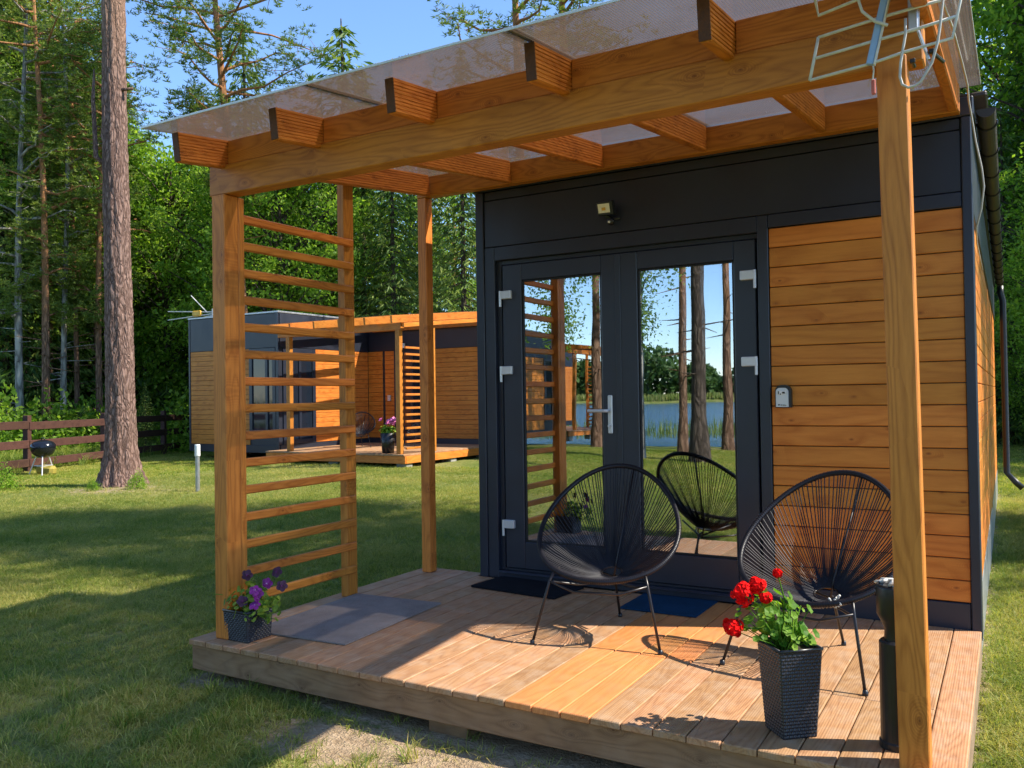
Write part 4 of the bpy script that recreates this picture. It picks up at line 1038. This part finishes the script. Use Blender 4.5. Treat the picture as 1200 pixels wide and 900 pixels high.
def spruce(h, w, z0=.6, r0=.16, dens=1.0):
    tm, pts = trunk_mb(h, r0, .01, 0, .01, 8); Cs = []; Us = []; Vs = []; lb = MB()
    nw = int(h*3.6)
    for k in range(nw):
        u = k/nw; z = z0+(h-z0)*u; L = w*(1-u)**.85*rng.uniform(.8, 1.1)+.10; nb = int(7+4*(1-u))
        for j in range(nb):
            a = TAU*j/nb+rng.uniform(-.3, .3)+k*1.7; l_ = L*rng.uniform(.70, 1.12)
            m_ = max(5, int(l_*20*dens)); s = np.sort(rng.random(m_))**.7
            droop = -.30*l_*np.sin(s*math.pi*.55)+.12*l_*s*s*2*(.6 if u < .7 else 1.5)
            x = np.cos(a)*l_*s; y = np.sin(a)*l_*s
            if l_ > .6 and j % 2 == 0: lb.tube([(0, 0, z), (math.cos(a)*l_*.6, math.sin(a)*l_*.6, z-.24*l_)], [.02, .006], 4, cap=False)
            side = rng.choice([-1, 1], m_); wd = .34*l_*(1-s*.75)*rng.random(m_)
            px = x-np.sin(a)*side*wd; py = y+np.cos(a)*side*wd
            zz = z+droop-.20*wd-rng.random(m_)*.05
            Cs.append(np.stack([px, py, zz], 1))
            d = np.stack([np.cos(a)-np.sin(a)*side*.9, np.sin(a)+np.cos(a)*side*.9, np.full(m_, -.65)-rng.random(m_)*.9], 1)
            Us.append(unit(d))
    C = np.concatenate(Cs); U = unit(np.concatenate(Us)+rng.normal(size=C.shape)*.18); N = rnd_dirs(len(C)); V = unit(np.cross(U, N))
    s = rng.uniform(.6, 1.2, (len(C), 1))
    return tm, quads(C, U*.135*s, V*.030*s), lb
def needle_clumps(cs, n, ln, wd):
    """tufts of long thin needles radiating from each centre"""
    C = np.repeat(cs, n, 0); U = rnd_dirs(len(C)); U[:, 2] = np.abs(U[:, 2])*.8+.05*U[:, 2]; U = unit(U); N = rnd_dirs(len(C)); V = unit(np.cross(U, N))
    s = rng.uniform(.6, 1.1, (len(C), 1)); return quads(C+U*ln*s, U*ln*s, V*wd)
def scots(h, w, z0, r0=.16, nlimb=26, tufts=22, lean=0, top=True, ln=.075, stubs=10):
    tm, pts = trunk_mb(h, r0, .04, lean, .04, 12); lb = MB(); cs = []
    for i in range(nlimb):
        u = (i+rng.random())/nlimb; z = z0+(h-z0)*u; b = at_h(pts, z); a = rng.uniform(0, TAU); l_ = w*(math.sin(math.pi*(.18+.75*(1-u)))**.8)*rng.uniform(.55, 1.1)
        e = b+np.array([math.cos(a)*l_, math.sin(a)*l_, rng.uniform(.0, .45)*l_]); q = (b+e)/2+np.array([0, 0, rng.uniform(-.12, .12)*l_])
        lb.tube([tuple(b), tuple((b+q)/2+rng.normal(size=3)*.04), tuple(q), tuple((q+e)/2+rng.normal(size=3)*.08), tuple(e)], [.045, .038, .028, .018, .008], 5, cap=False)
        for k in range(tufts):
            t_ = rng.uniform(.35, 1.08); p = b*(1-t_)+e*t_; off = rng.normal(size=3)*np.array([.30, .30, .17])*(.35+l_*.30)
            if k % 4 == 0: lb.tube([tuple(p), tuple(p+off)], [.010, .004], 4, cap=False)
            for q_ in range(3): cs.append(p+off+rng.normal(size=3)*.09)
    for i in range(stubs):
        z = rng.uniform(.25*z0, z0); b = at_h(pts, z); a = rng.uniform(0, TAU); l_ = rng.uniform(.15, .9)
        lb.tube([tuple(b), tuple(b+np.array([math.cos(a)*l_, math.sin(a)*l_, rng.uniform(-.15, .15)]))], [.02, .005], 4, cap=False)
    return tm, needle_clumps(np.array(cs), 9, ln, ln*.16), lb
def bush(w, h, n=900, ls=.05):
    P = rng.normal(size=(n, 3)); P = unit(P)*rng.uniform(.55, 1.0, (n, 1)); P[:, 2] = np.abs(P[:, 2]); lump = 1+.28*np.sin(P[:, :1]*5+1)*np.cos(P[:, 1:2]*4)
    C = P*lump*np.array([w, w, h]); st_ = MB()
    for i in range(9):
        a = rng.uniform(0, TAU); st_.tube([(0, 0, -.05), (math.cos(a)*w*.25, math.sin(a)*w*.25, h*.5), (math.cos(a)*w*.6, math.sin(a)*w*.6, h*.85)], [.015, .010, .004], 5, cap=False)
    return st_, leafset(C, ls, ls*.5, .3), None

protos = {}
def add_proto(key, name, fn, bark_, leafm): protos[key] = [name, fn, bark_, leafm, None]
add_proto('bl1', 'broadleaf_tree', lambda: broadleaf(11, 2.6, 1.0, 210, 120, .068), M['bark_dark'], M['leaf'])
add_proto('bl2', 'broadleaf_tree', lambda: broadleaf(8, 2.3, .5, 170, 115, .064, .10), M['bark_dark'], M['leaf'])
add_proto('bi1', 'birch_tree', lambda: broadleaf(13, 2.0, 3.0, 190, 100, .048, .11, .40), M['bark_birch'], M['leaf_birch'])
add_proto('sp1', 'spruce_tree', lambda: spruce(14, 2.6), M['bark_dark'], M['spruce'])
add_proto('sp2', 'spruce_tree', lambda: spruce(10, 2.3), M['bark_dark'], M['spruce'])
add_proto('pi1', 'pine_tree', lambda: scots(13, 2.1, 5.5, .14, 34, 16), M['bark_pine'], M['pine'])
add_proto('pi2', 'pine_tree', lambda: scots(12, 1.9, 4.0, .12, 34, 16, .02), M['bark_pine'], M['pine'])
add_proto('bush', 'bush', lambda: bush(1.0, 1.1, 1500, .06), M['bark_dark'], M['leaf'])
CD = Vector((CAMP.x, CAMP.y, 0))
def at_px(px, dist):
    """ground point seen in column px (of 1200) at horizontal distance dist: only used to lay out the forest"""
    a = yaw-math.atan((px-600)/995.4); return (CAMP.x-math.sin(a)*dist, CAMP.y+math.cos(a)*dist)
TREES = []
def plant(key, x, y, s=1.0, label=None, group=None, cat=None, sz=None, rz=None):
    P = protos[key]; z = float(hgt(x, y)); rz = rng.uniform(0, TAU) if rz is None else rz
    lab = label; 
    if P[4] is None:
        tm, cr, lb = P[1](); P[4] = mk_tree(P[0], (x, y, z), tm, P[2], cr, P[3], lab, group, lb, cat or ('tree' if key != 'bush' else 'bush'))
        t = P[4]; kids_index()
        t.rotation_euler = (0, 0, rz)
    else:
        t = copy_tree(P[4], (x, y, z), rz, lab, group)
        if not group and 'group' in t: del t['group']
    t.scale = (s, s, s*(sz or 1)); t['category'] = cat or ('bush' if key == 'bush' else 'tree'); return t
LBL = {'bl': ('leafy broadleaf tree in the forest edge behind the fence and far cabin', 'broadleaf trees of the forest edge'),
       'bi': ('fine leaved birch with pale trunk in the forest beyond the fence', 'birches in the forest'),
       'sp': ('dark drooping spruce in the forest behind the far cabin', 'spruces of the forest edge'),
       'pi': ('slender red barked pine standing in the forest beyond the fence', 'pines in the forest')}
def where(px, d):
    row = 'front row' if d < 31 else ('middle row' if d < 36.5 else 'deep in the forest')
    for lim, txt in ((-15, 'beyond the left border'), (22, 'at the left border'), (45, 'above the grill'), (68, 'above the kettle grill'), (88, 'right of the kettle grill'), (108, 'just left of the big pine trunk'), (150, 'behind the big pine trunk'), (182, 'just right of the big pine trunk'), (215, 'left of the far cabin roof'),
                     (250, 'above the left end of the far cabin'), (285, 'behind the front left post'), (330, 'behind the left half of the slatted screen'), (375, 'behind the right half of the slatted screen'), (415, 'behind the rear stile of the slatted screen'),
                     (450, 'above the far pergola'), (490, 'left of the rear post'), (530, 'behind the rear post'), (575, 'between the rear post and the near cabin'), (1e9, 'hidden behind the near cabin')):
        if px < lim: return txt+', '+row
KIND = {'bl1': 'leafy broadleaf tree', 'bl2': 'low bushy broadleaf tree', 'bi1': 'fine leaved birch', 'sp1': 'tall drooping spruce', 'sp2': 'smaller dark spruce', 'pi1': 'red barked pine', 'pi2': 'slender pine'}
def forest(rows, lab=None):
    for key, px, d, s in rows:
        x, y = at_px(px, d); l_, g_ = LBL[key[:2]]; plant(key, x, y, s, KIND[key]+' '+where(px, d), g_)
# behind fence, left to right
rows = [('pi1', -60, 24, 1.05), ('bi1', -35, 27, 1.0), ('sp1', -5, 30, .95), ('pi2', 8, 25.5, 1.0), ('bi1', 30, 27, .95), ('pi1', 58, 24.5, .95), ('sp1', 48, 33, .95),
        ('pi2', 78, 25, .95), ('bi1', 95, 30, .85), ('bl1', 82, 36, 1.0), ('pi1', 100, 29, .85), ('pi2', 117, 24.5, .80), ('bl2', 118, 31, 1.0), ('sp2', 140, 30, 1.0), ('bl2', 165, 27, 1.0),
        ('sp2', 178, 31, .95), ('bl2', 197, 25, 1.0), ('bl1', 188, 34, .85), ('sp2', 232, 25.5, .95), ('bl2', 222, 29, 1.0), ('bl1', 243, 33, .85), ('bl2', 286, 26.5, 1.05), ('bl1', 305, 31, .85),
        ('bl2', 325, 25.5, 1.1), ('bi1', 352, 28, .8), ('bl1', 372, 27, .85), ('bl2', 392, 31, 1.1), ('sp1', 428, 27, .85), ('sp1', 462, 25.5, .8), ('bl1', 478, 31, .9), ('sp1', 505, 27.5, .85),
        ('sp1', 545, 25, .85), ('sp1', 590, 27, .9), ('bl1', 565, 32, .9), ('sp1', 640, 26, .95), ('bl1', 700, 30, 1.0), ('pi1', 760, 26, 1.0), ('sp1', 830, 27, .95),
        ('bl1', -110, 27, 1.0), ('sp1', -160, 28, 1.0), ('pi1', -210, 27, 1.0), ('bl1', 900, 30, 1.0), ('sp1', 980, 28, 1.0), ('bl2', 1050, 27, 1.1)]
for q in range(34):       # back rows that close the forest
    rows.append((['sp1', 'bl1', 'pi1', 'bl1', 'sp2', 'pi2'][q % 6], -220+q*38+rng.uniform(-12, 12), rng.uniform(37, 46), rng.uniform(.85, 1.05)))
def shift(r):
    k, px, d, s_ = r
    if d < 36 and px < 235: return (k, px, d+5.0, s_*1.22)
    if d < 36 and px > 560: return (k, px, d, s_*.6)
    return r
rows = [shift(r) for r in rows]
rows += [('sp1', 5, 29.5, 1.0), ('sp2', 38, 30, 1.35), ('bl1', 62, 32, 1.1), ('sp1', 90, 33, 1.05), ('bl2', 20, 31, 1.5), ('sp1', 150, 33, .95), ('bl2', 105, 31, 1.25), ('bi1', 70, 30, 1.12), ('bl1', 12, 33, 1.25), ('sp1', 128, 34, 1.0)]
forest(rows)
# pale and red trunks that stand out at the forest edge
def bare(px, d, h, r, barkm, label, name, lean=0.0, z0=3.6):
    x, y = at_px(px, d); tm, cr, lb = scots(h, 1.7, z0, r*.85, 34, 16, lean, stubs=14)
    mk_tree(name, (x, y, float(hgt(x, y))), tm, barkm, cr, M['pine'], label, None, lb)
bare(23, 26.5, 12.5, .13, M['bark_birch'], 'pale grey slender trunk at the forest edge nearest the left border', 'pine_tree', .01)
bare(54, 26.0, 14, .13, M['bark_pine'], 'reddish leaning pine trunk at the forest edge, third from the left', 'pine_tree', -.02)
bare(74, 27.0, 12.5, .10, M['bark_birch'], 'pale thin trunk between two red trunks above the fence left of the big pine', 'birch_tree', .012)
bare(117, 26.5, 12, .11, M['bark_pine'], 'thin orange red pine trunk just left of the big pine', 'pine_tree', .003)
bare(90, 27.5, 12.5, .09, M['bark_pine'], 'thin dark pine trunk behind the kettle grill', 'pine_tree', .0)
# small pines whose tips stand against the sky
x, y = at_px(289, 34); plant('sp2', x, y, 1.62, 'slim conifer whose tip stands against the sky right of the tall orange pine')
x, y = at_px(405, 33); plant('sp2', x, y, 1.58, 'lone conifer tip rising above the pergola roof edge against the blue sky').scale = (2.3, 2.3, 1.60)
# tall orange pine
x, y = at_px(293, 23.5); tm, cr, lb = scots(15.5, 2.9, 6.8, .20, 46, 30, -.082, ln=.08, stubs=3)
mk_tree('pine_tree', (x, y, -.2), tm, M['bark_pine'], cr, M['pine'], 'tall orange barked pine rising behind the left end of the pergola roof', None, lb)
# pines high above the roof at centre top
for px, d, s in ((612, 22, 1.22), (668, 25, 1.35)):
    x, y = at_px(px, d); plant('pi1', x, y, s, 'pine crown above the polycarbonate roof edge, %s of the two' % ('left' if px < 640 else 'right'), 'pines above the roof')
# the big pine on the lawn
def big_trunk():
    n, m_ = 56, 120; vs_ = []; H = 17.0
    ph = rng.uniform(0, 6, 12)
    for j in range(m_+1):
        u = (j/m_)**1.6; z = -.12+H*u; r_ = .212*(1-z/H*.45)+.012
        fl = .16*math.exp(-max(z, 0)/.30)+.045*math.exp(-z/1.4)
        for k in range(n):
            th = TAU*k/n; root = max(0, math.cos(th*5+.6))**2*.55+max(0, math.cos(th*3+2))*.35
            rr = r_+fl*(.45+root)+.009*math.sin(th*11+z*3+math.sin(z*4+th*2)*1.5)+.007*math.sin(th*19+z*6+ph[3])+.007*rng.normal()
            vs_.append((rr*math.cos(th)+.018*z*0+.05*math.sin(z*.5), rr*math.sin(th)+.03*math.cos(z*.6), z))
    fs_ = [(j*n+k, j*n+(k+1) % n, (j+1)*n+(k+1) % n, (j+1)*n+k) for j in range(m_) for k in range(n)]
    return MB().add(vs_, fs_)
bt = big_trunk(); _, cr, lb = scots(17, 3.2, 9.6, .2, 34, 30, 0, ln=.08, stubs=0)
bigp = mk_tree('pine_tree', (-9.42, 6.15, -.2), bt, M['bark_big'], cr, M['pine'], 'big thick grey barked pine on the lawn at the left, in front of the fence', None, lb)
sb = MB().tube([(-.14, -.10, 5.45), (-.27, -.19, 5.60), (-.31, -.21, 6.6), (-.29, -.20, 7.1)], [.045, .042, .035, .012], 8).tube([(.16, .0, 6.72), (.33, .1, 6.74)], [.03, .022], 6)
ob = bpy.data.objects.new('dead_branch', mkmesh('dead_branch', sb.v, sb.f, M['bark_big'], True)); COL.objects.link(ob); ob.parent = bigp
# undergrowth along the forest edge
ug = []
for i in range(44):
    px = -80+i*15.5+rng.uniform(-7, 7); d = rng.uniform(24.5, 26.5)+max(0, px)*.014
    if 215 < px < 620: d = rng.uniform(25, 27)
    x, y = at_px(px, d); plant('bush', x, y, rng.uniform(.75, 1.45), 'light green shrub in the undergrowth '+where(px, 0).split(',')[0], 'undergrowth shrubs', 'bush', sz=rng.uniform(.8, 1.3))
x, y = at_px(170, 25.8); plant('sp2', x, y, .20, 'tiny young spruce just behind the fence right of the big pine')
x, y = at_px(-3, 16.5); plant('bush', x, y, .38, 'low dark shrub at the left border in front of the fence', None, 'bush')
for px, d, s in ((108, 15.2, .12), (160, 15.0, .17)):
    x, y = at_px(px, d); plant('bush', x, y, s, 'small weed sprouting at the foot of the big pine, %s side' % ('left' if px < 130 else 'right'), None, 'weed', sz=1.5)
# trees to the right of the cabin: they close the view there and shade the lawn
for key, x, y, s in (('sp1', 4.6, 30, 1.1), ('sp1', 6.8, 26, 1.2), ('bl1', 3.2, 34, 1.1), ('sp1', 2.6, 27, 1.0), ('sp1', 9.5, 21, 1.2), ('bl1', 8.4, 31, 1.1), ('sp1', 5.6, 21.5, .95), ('sp1', 12.5, 18, 1.15), ('bl1', 7.4, 18.5, .8),
                     ('sp1', 15, 24, 1.2), ('bl1', 18, 16, 1.1), ('sp1', 4.4, 24.5, 1.0), ('bl2', 4.2, 20.5, .55), ('sp2', 3.6, 23, .9), ('bl1', 5.6, 23.5, 1.55), ('bl1', 4.6, 28.5, 1.7), ('bl1', 7.2, 25, 1.6), ('sp1', 4.2, 33, 1.6), ('bl2', 5.0, 17.6, .8), ('bl1', 8.8, 23, 1.5)):
    plant(key, x, y, s, 'dark backlit tree in the forest behind the right side of the near cabin', 'trees right of the cabin')
for p_, q_, sxy, s_, lab in ((10.2, 3.6, 1.0, 1.5, 'tall broadleaf tree right of the near cabin that shades the lawn, nearer one'), (11.2, 4.9, .95, 1.55, 'tall broadleaf tree right of the near cabin that shades the lawn, farther one')):
    x, y = p_*math.cos(SUN_AZ)-q_*math.sin(SUN_AZ), p_*math.sin(SUN_AZ)+q_*math.cos(SUN_AZ)
    t_ = plant('bl1', x, y, 1.0, lab); t_.scale = (sxy, sxy, s_)
# behind the camera: lakeside pines, far shore, reeds, third cabin (seen in the door glass)
def mirror_dir(px):
    """horizontal direction of the view reflected in the door glass for column px"""
    a = yaw-math.atan((px-600)/995.4); return -math.sin(a), -math.cos(a)
VC = (CAMP.x, 2*(D+.032)-CAMP.y)
def at_mirror(px, dist):
    dx, dy = mirror_dir(px); return VC[0]+dx*dist, VC[1]+dy*dist
for px, d, r_, h, lab in ((800, 21, .105, 15, 'leaning reddish pine by the lake, left of the pair reflected in the door'), (819, 18, .165, 16, 'thick dark pine by the lake reflected in the right door glass'), (852, 22, .12, 15, 'tall pine at the lake reflected near the right edge of the door glass')):
    x, y = at_mirror(px, d); tm, cr, lb = scots(h, 2.6, 6.5, r_, 26, 16, .012 if px == 800 else 0, stubs=14, ln=.08)
    mk_tree('pine_tree', (x, y, float(hgt(x, y))), tm, M['bark_pine'] if px != 819 else M['bark_dark'], cr, M['pine'], lab, None, lb)
for px, d, k, s in ((748, 19, 'bi1', .95), (655, 17, 'bi1', .9), (700, 24, 'pi1', 1.1), (560, 24, 'bl1', 1), (925, 22, 'pi1', 1.1), (1000, 26, 'bl1', 1), (1080, 24, 'pi2', 1.2), (500, 26, 'sp1', 1)):
    x, y = at_mirror(px, d); plant(k, x, y, s, 'lakeside tree behind the photographer seen only as a reflection in the door glass', 'lakeside trees')
n = 60000; C = np.stack([rng.uniform(-260, 260, n), -246-rng.random(n)*22, np.zeros(n)], 1)
top = 14+4*np.sin(C[:, 0]*.11)+3*np.sin(C[:, 0]*.037+1)+2*np.sin(C[:, 0]*.45)
C[:, 2] = -.5+top*rng.random(n)**.8
fsW = npobj_mesh('far_shore_wood', *leafset(C, 1.0, .75, .3), M['shore']); o = bpy.data.objects.new('far_shore_wood', fsW); COL.objects.link(o); tag(o, 'dense green wood on the far shore of the lake', 'wood', None, 'stuff')
n = 16000; x_ = rng.uniform(-75, 75, n); y_ = -29.5-rng.random(n)*3.5-3*np.sin(x_*.2)**2; z_ = np.full(n, -1.0)
C = np.stack([x_, y_, z_], 1); msk = (np.sin(x_*.35)+np.sin(x_*.13+2) > -.2); C = C[msk]; n = len(C)
hh = rng.uniform(.25, .65, (n, 1)); U = unit(np.concatenate([rng.normal(size=(n, 2))*.12, np.ones((n, 1))], 1))*hh; V = unit(np.cross(U, rnd_dirs(n)))*.02
o = bpy.data.objects.new('reeds', npobj_mesh('reeds', *quads(C+U, U, V), M['reed'])); COL.objects.link(o); tag(o, 'green reeds along the near lake shore reflected in the door', 'reeds', None, 'stuff')
n = 30000; x_ = rng.uniform(-260, 260, n); y_ = -236-rng.random(n)*6
C = np.stack([x_, y_, np.full(n, -1.0)], 1); hh = rng.uniform(.5, 1.4, (n, 1)); U = unit(np.concatenate([rng.normal(size=(n, 2))*.1, np.ones((n, 1))], 1))*hh; V = unit(np.cross(U, rnd_dirs(n)))*.25
o = bpy.data.objects.new('reeds', npobj_mesh('reeds', *quads(C+U, U, V), M['reed'])); COL.objects.link(o); tag(o, 'pale reed belt on the far shore of the lake', 'reeds', None, 'stuff')
# third cabin: mirrored copies of the far one
kids_index()
rot3 = R(90); pv = Vector((-9.2, -15.0, 0)); base = Vector((BX0, BY0, 0))
def third(o, label):
    d_ = Vector(o.location)-Vector((BX0, BY0, 0)); d2_ = Vector((-d_.x, d_.y, d_.z)); d3_ = Matrix.Rotation(rot3, 3, 'Z') @ d2_
    c = copy_tree(o, pv+d3_, rot3, label); c.scale = (-1, 1, 1); return c
third(c2, 'third cabin behind the photographer reflected in the left door glass'); third(k2, 'deck of the third cabin reflected in the left door glass'); third(g2, 'pergola of the third cabin reflected in the left door glass')

# ------------------------------------------------------------------ lawn: blades instanced over a sheet
def tuft(name, nb, h, spread, w, mat, lean=.5):
    V = []; F = []
    for i in range(nb):
        a = rng.uniform(0, TAU); r_ = spread*math.sqrt(rng.random()); b = np.array([r_*math.cos(a), r_*math.sin(a), -.01]); hh = h*rng.uniform(.5, 1.15)
        d = rng.normal(size=2)*lean; s_ = np.array([-math.sin(a+1), math.cos(a+1), 0])*w*rng.uniform(.7, 1.3)
        p1 = b+np.array([d[0]*hh*.35, d[1]*hh*.35, hh*.55]); p2 = b+np.array([d[0]*hh, d[1]*hh, hh*(.95-.25*np.linalg.norm(d))])
        k = len(V); V += [b-s_, b+s_, p1+s_*.8, p1-s_*.8, p2]; F += [(k, k+1, k+2, k+3), (k+3, k+2, k+4)]
    me = mkmesh(name, V, F, mat); return bpy.data.objects.new(name, me)
def scatter(name, xr, yr, step, dens, dfun, tufts, smin, smax, label, cat, seed, zoff=0):
    xs_ = np.arange(xr[0], xr[1]+step, step); ys_ = np.arange(yr[0], yr[1]+step, step); X, Y = np.meshgrid(xs_, ys_); Z = hgt(X, Y)+zoff
    nx_ = len(xs_); F = [(j*nx_+i, j*nx_+i+1, (j+1)*nx_+i+1, (j+1)*nx_+i) for j in range(len(ys_)-1) for i in range(nx_-1)]
    me = mkmesh(name, np.stack([X.ravel(), Y.ravel(), Z.ravel()], 1), F, M['ground'])
    at_ = me.attributes.new('dens', 'FLOAT', 'POINT'); at_.data.foreach_set('value', dfun(X, Y).ravel().astype(np.float32))
    o = bpy.data.objects.new(name, me); COL.objects.link(o); tag(o, label, cat, None, 'stuff')
    cl = bpy.data.collections.new(name+'_tufts')
    for t_ in tufts: cl.objects.link(t_)
    ng = bpy.data.node_groups.new(name+'_scatter', 'GeometryNodeTree')
    ng.interface.new_socket('Geometry', in_out='INPUT', socket_type='NodeSocketGeometry'); ng.interface.new_socket('Geometry', in_out='OUTPUT', socket_type='NodeSocketGeometry')
    gi = ng.nodes.new('NodeGroupInput'); go_ = ng.nodes.new('NodeGroupOutput'); L = ng.links.new
    dp = ng.nodes.new('GeometryNodeDistributePointsOnFaces'); dp.inputs['Seed'].default_value = seed
    na = ng.nodes.new('GeometryNodeInputNamedAttribute'); na.data_type = 'FLOAT'; na.inputs[0].default_value = 'dens'
    mu = ng.nodes.new('ShaderNodeMath'); mu.operation = 'MULTIPLY'; mu.inputs[1].default_value = dens; L(na.outputs[0], mu.inputs[0]); L(mu.outputs[0], dp.inputs['Density'])
    ip = ng.nodes.new('GeometryNodeInstanceOnPoints'); ci = ng.nodes.new('GeometryNodeCollectionInfo'); ci.inputs['Collection'].default_value = cl
    ci.inputs['Separate Children'].default_value = True; ci.inputs['Reset Children'].default_value = True
    rr = ng.nodes.new('FunctionNodeRandomValue'); rr.data_type = 'FLOAT_VECTOR'; rr.inputs[0].default_value = (-.15, -.15, 0); rr.inputs[1].default_value = (.15, .15, TAU)
    rs = ng.nodes.new('FunctionNodeRandomValue'); rs.data_type = 'FLOAT'; rs.inputs[2].default_value = smin; rs.inputs[3].default_value = smax
    L(gi.outputs[0], dp.inputs['Mesh']); L(dp.outputs['Points'], ip.inputs['Points']); L(ci.outputs[0], ip.inputs['Instance']); ip.inputs['Pick Instance'].default_value = True
    L(rr.outputs[0], ip.inputs['Rotation']); L(rs.outputs[1], ip.inputs['Scale']); L(ip.outputs[0], go_.inputs[0])
    md = o.modifiers.new('scatter', 'NODES'); md.node_group = ng; return o
vn = lambda X, Y: .5+.25*np.sin(X*2.1+1.3*np.sin(Y*1.7))+.25*np.sin(Y*2.9+1.7*np.sin(X*2.3+1))
def near_dens(X, Y):
    d = 1-1.15*barefn(X, Y); d *= .45+.75*vn(X, Y)
    dist = np.hypot(X-CAMP.x, Y-CAMP.y); d *= np.clip(1.25-dist/14, .18, 1)
    w = (X > .04) & (X < 3.46) & (Y > .06); d[w] = 0
    # outside the view wedge
    ang = np.degrees(np.arctan2(-(X-CAMP.x), Y-CAMP.y)); d[(ang > 68) | (ang < -8)] *= .25
    return np.clip(d, 0, 1)
T1 = [tuft('grass_tuft_%d' % i, 13, .060, .032, .0017, M['grass'], .8) for i in range(5)]
scatter('lawn_grass', (-10, 9), (-4.5, 11), .12, 1500, near_dens, T1, .6, 1.35, 'mown green lawn grass around the near deck', 'grass', 3)
T2 = [tuft('tall_tuft_%d' % i, 34, .12, .035, .0018, M['grass'], .55) for i in range(4)]
def edge_dens(X, Y):
    d = .16*np.clip(vn(X*1.7, Y*1.3)-.35, 0, 1)
    d += .9*np.exp(-((Y+.38)/.16)**2)*(np.sin(X*4.2)+np.sin(X*9+1) > .55)*(X < 3.4)*(X > -.4)
    d += .5*np.exp(-((X+.10)/.12)**2)*(Y > -.3)*(Y < 2)*.35+.35*np.exp(-(((X-.15)/.5)**2+((Y+.55)/.3)**2))
    d[(X > 0) & (X < 3.5) & (Y > -.03)] = 0
    return np.clip(d, 0, 1)
scatter('tall_grass_tufts', (-5, 5), (-2.2, 4), .06, 150, edge_dens, T2, .4, 1.15, 'taller grass tufts at the edges of the near deck', 'grass', 5)
T3 = [tuft('lawn_patch_%d' % i, 30, .050, .10, .0032, M['farlawn'], .9) for i in range(4)]
scatter('far_lawn_grass', (-17, 8), (-14, 22), .5, 130, lambda X, Y: np.where((X > -10.2) & (X < 8.8) & (Y > -4.3) & (Y < 10.8), .0, 1.)*np.where((X > BX0-.1) & (X < XE+.1) & (Y > 11.0), 0, 1.)*np.where((Y > 16) & (X > -12), .5, 1), T3, .7, 1.3, 'mown lawn grass around the far cabin', 'grass', 8)
T4 = [tuft('meadow_tuft_%d' % i, 36, .36, .16, .0065, M['meadow'], .5) for i in range(4)]
def mead(X, Y):
    s_ = (X+14)*.915+(Y-7.23)*.40     # signed distance from the fence line
    return np.where(s_ < -.25, 1., 0.)*np.where(np.hypot(X-CAMP.x, Y-CAMP.y) < 25, 1, .25)
scatter('meadow_grass', (-30, -11), (-4, 26), .5, 26, mead, T4, .6, 1.3, 'tall light green meadow grass beyond the fence', 'grass', 9)
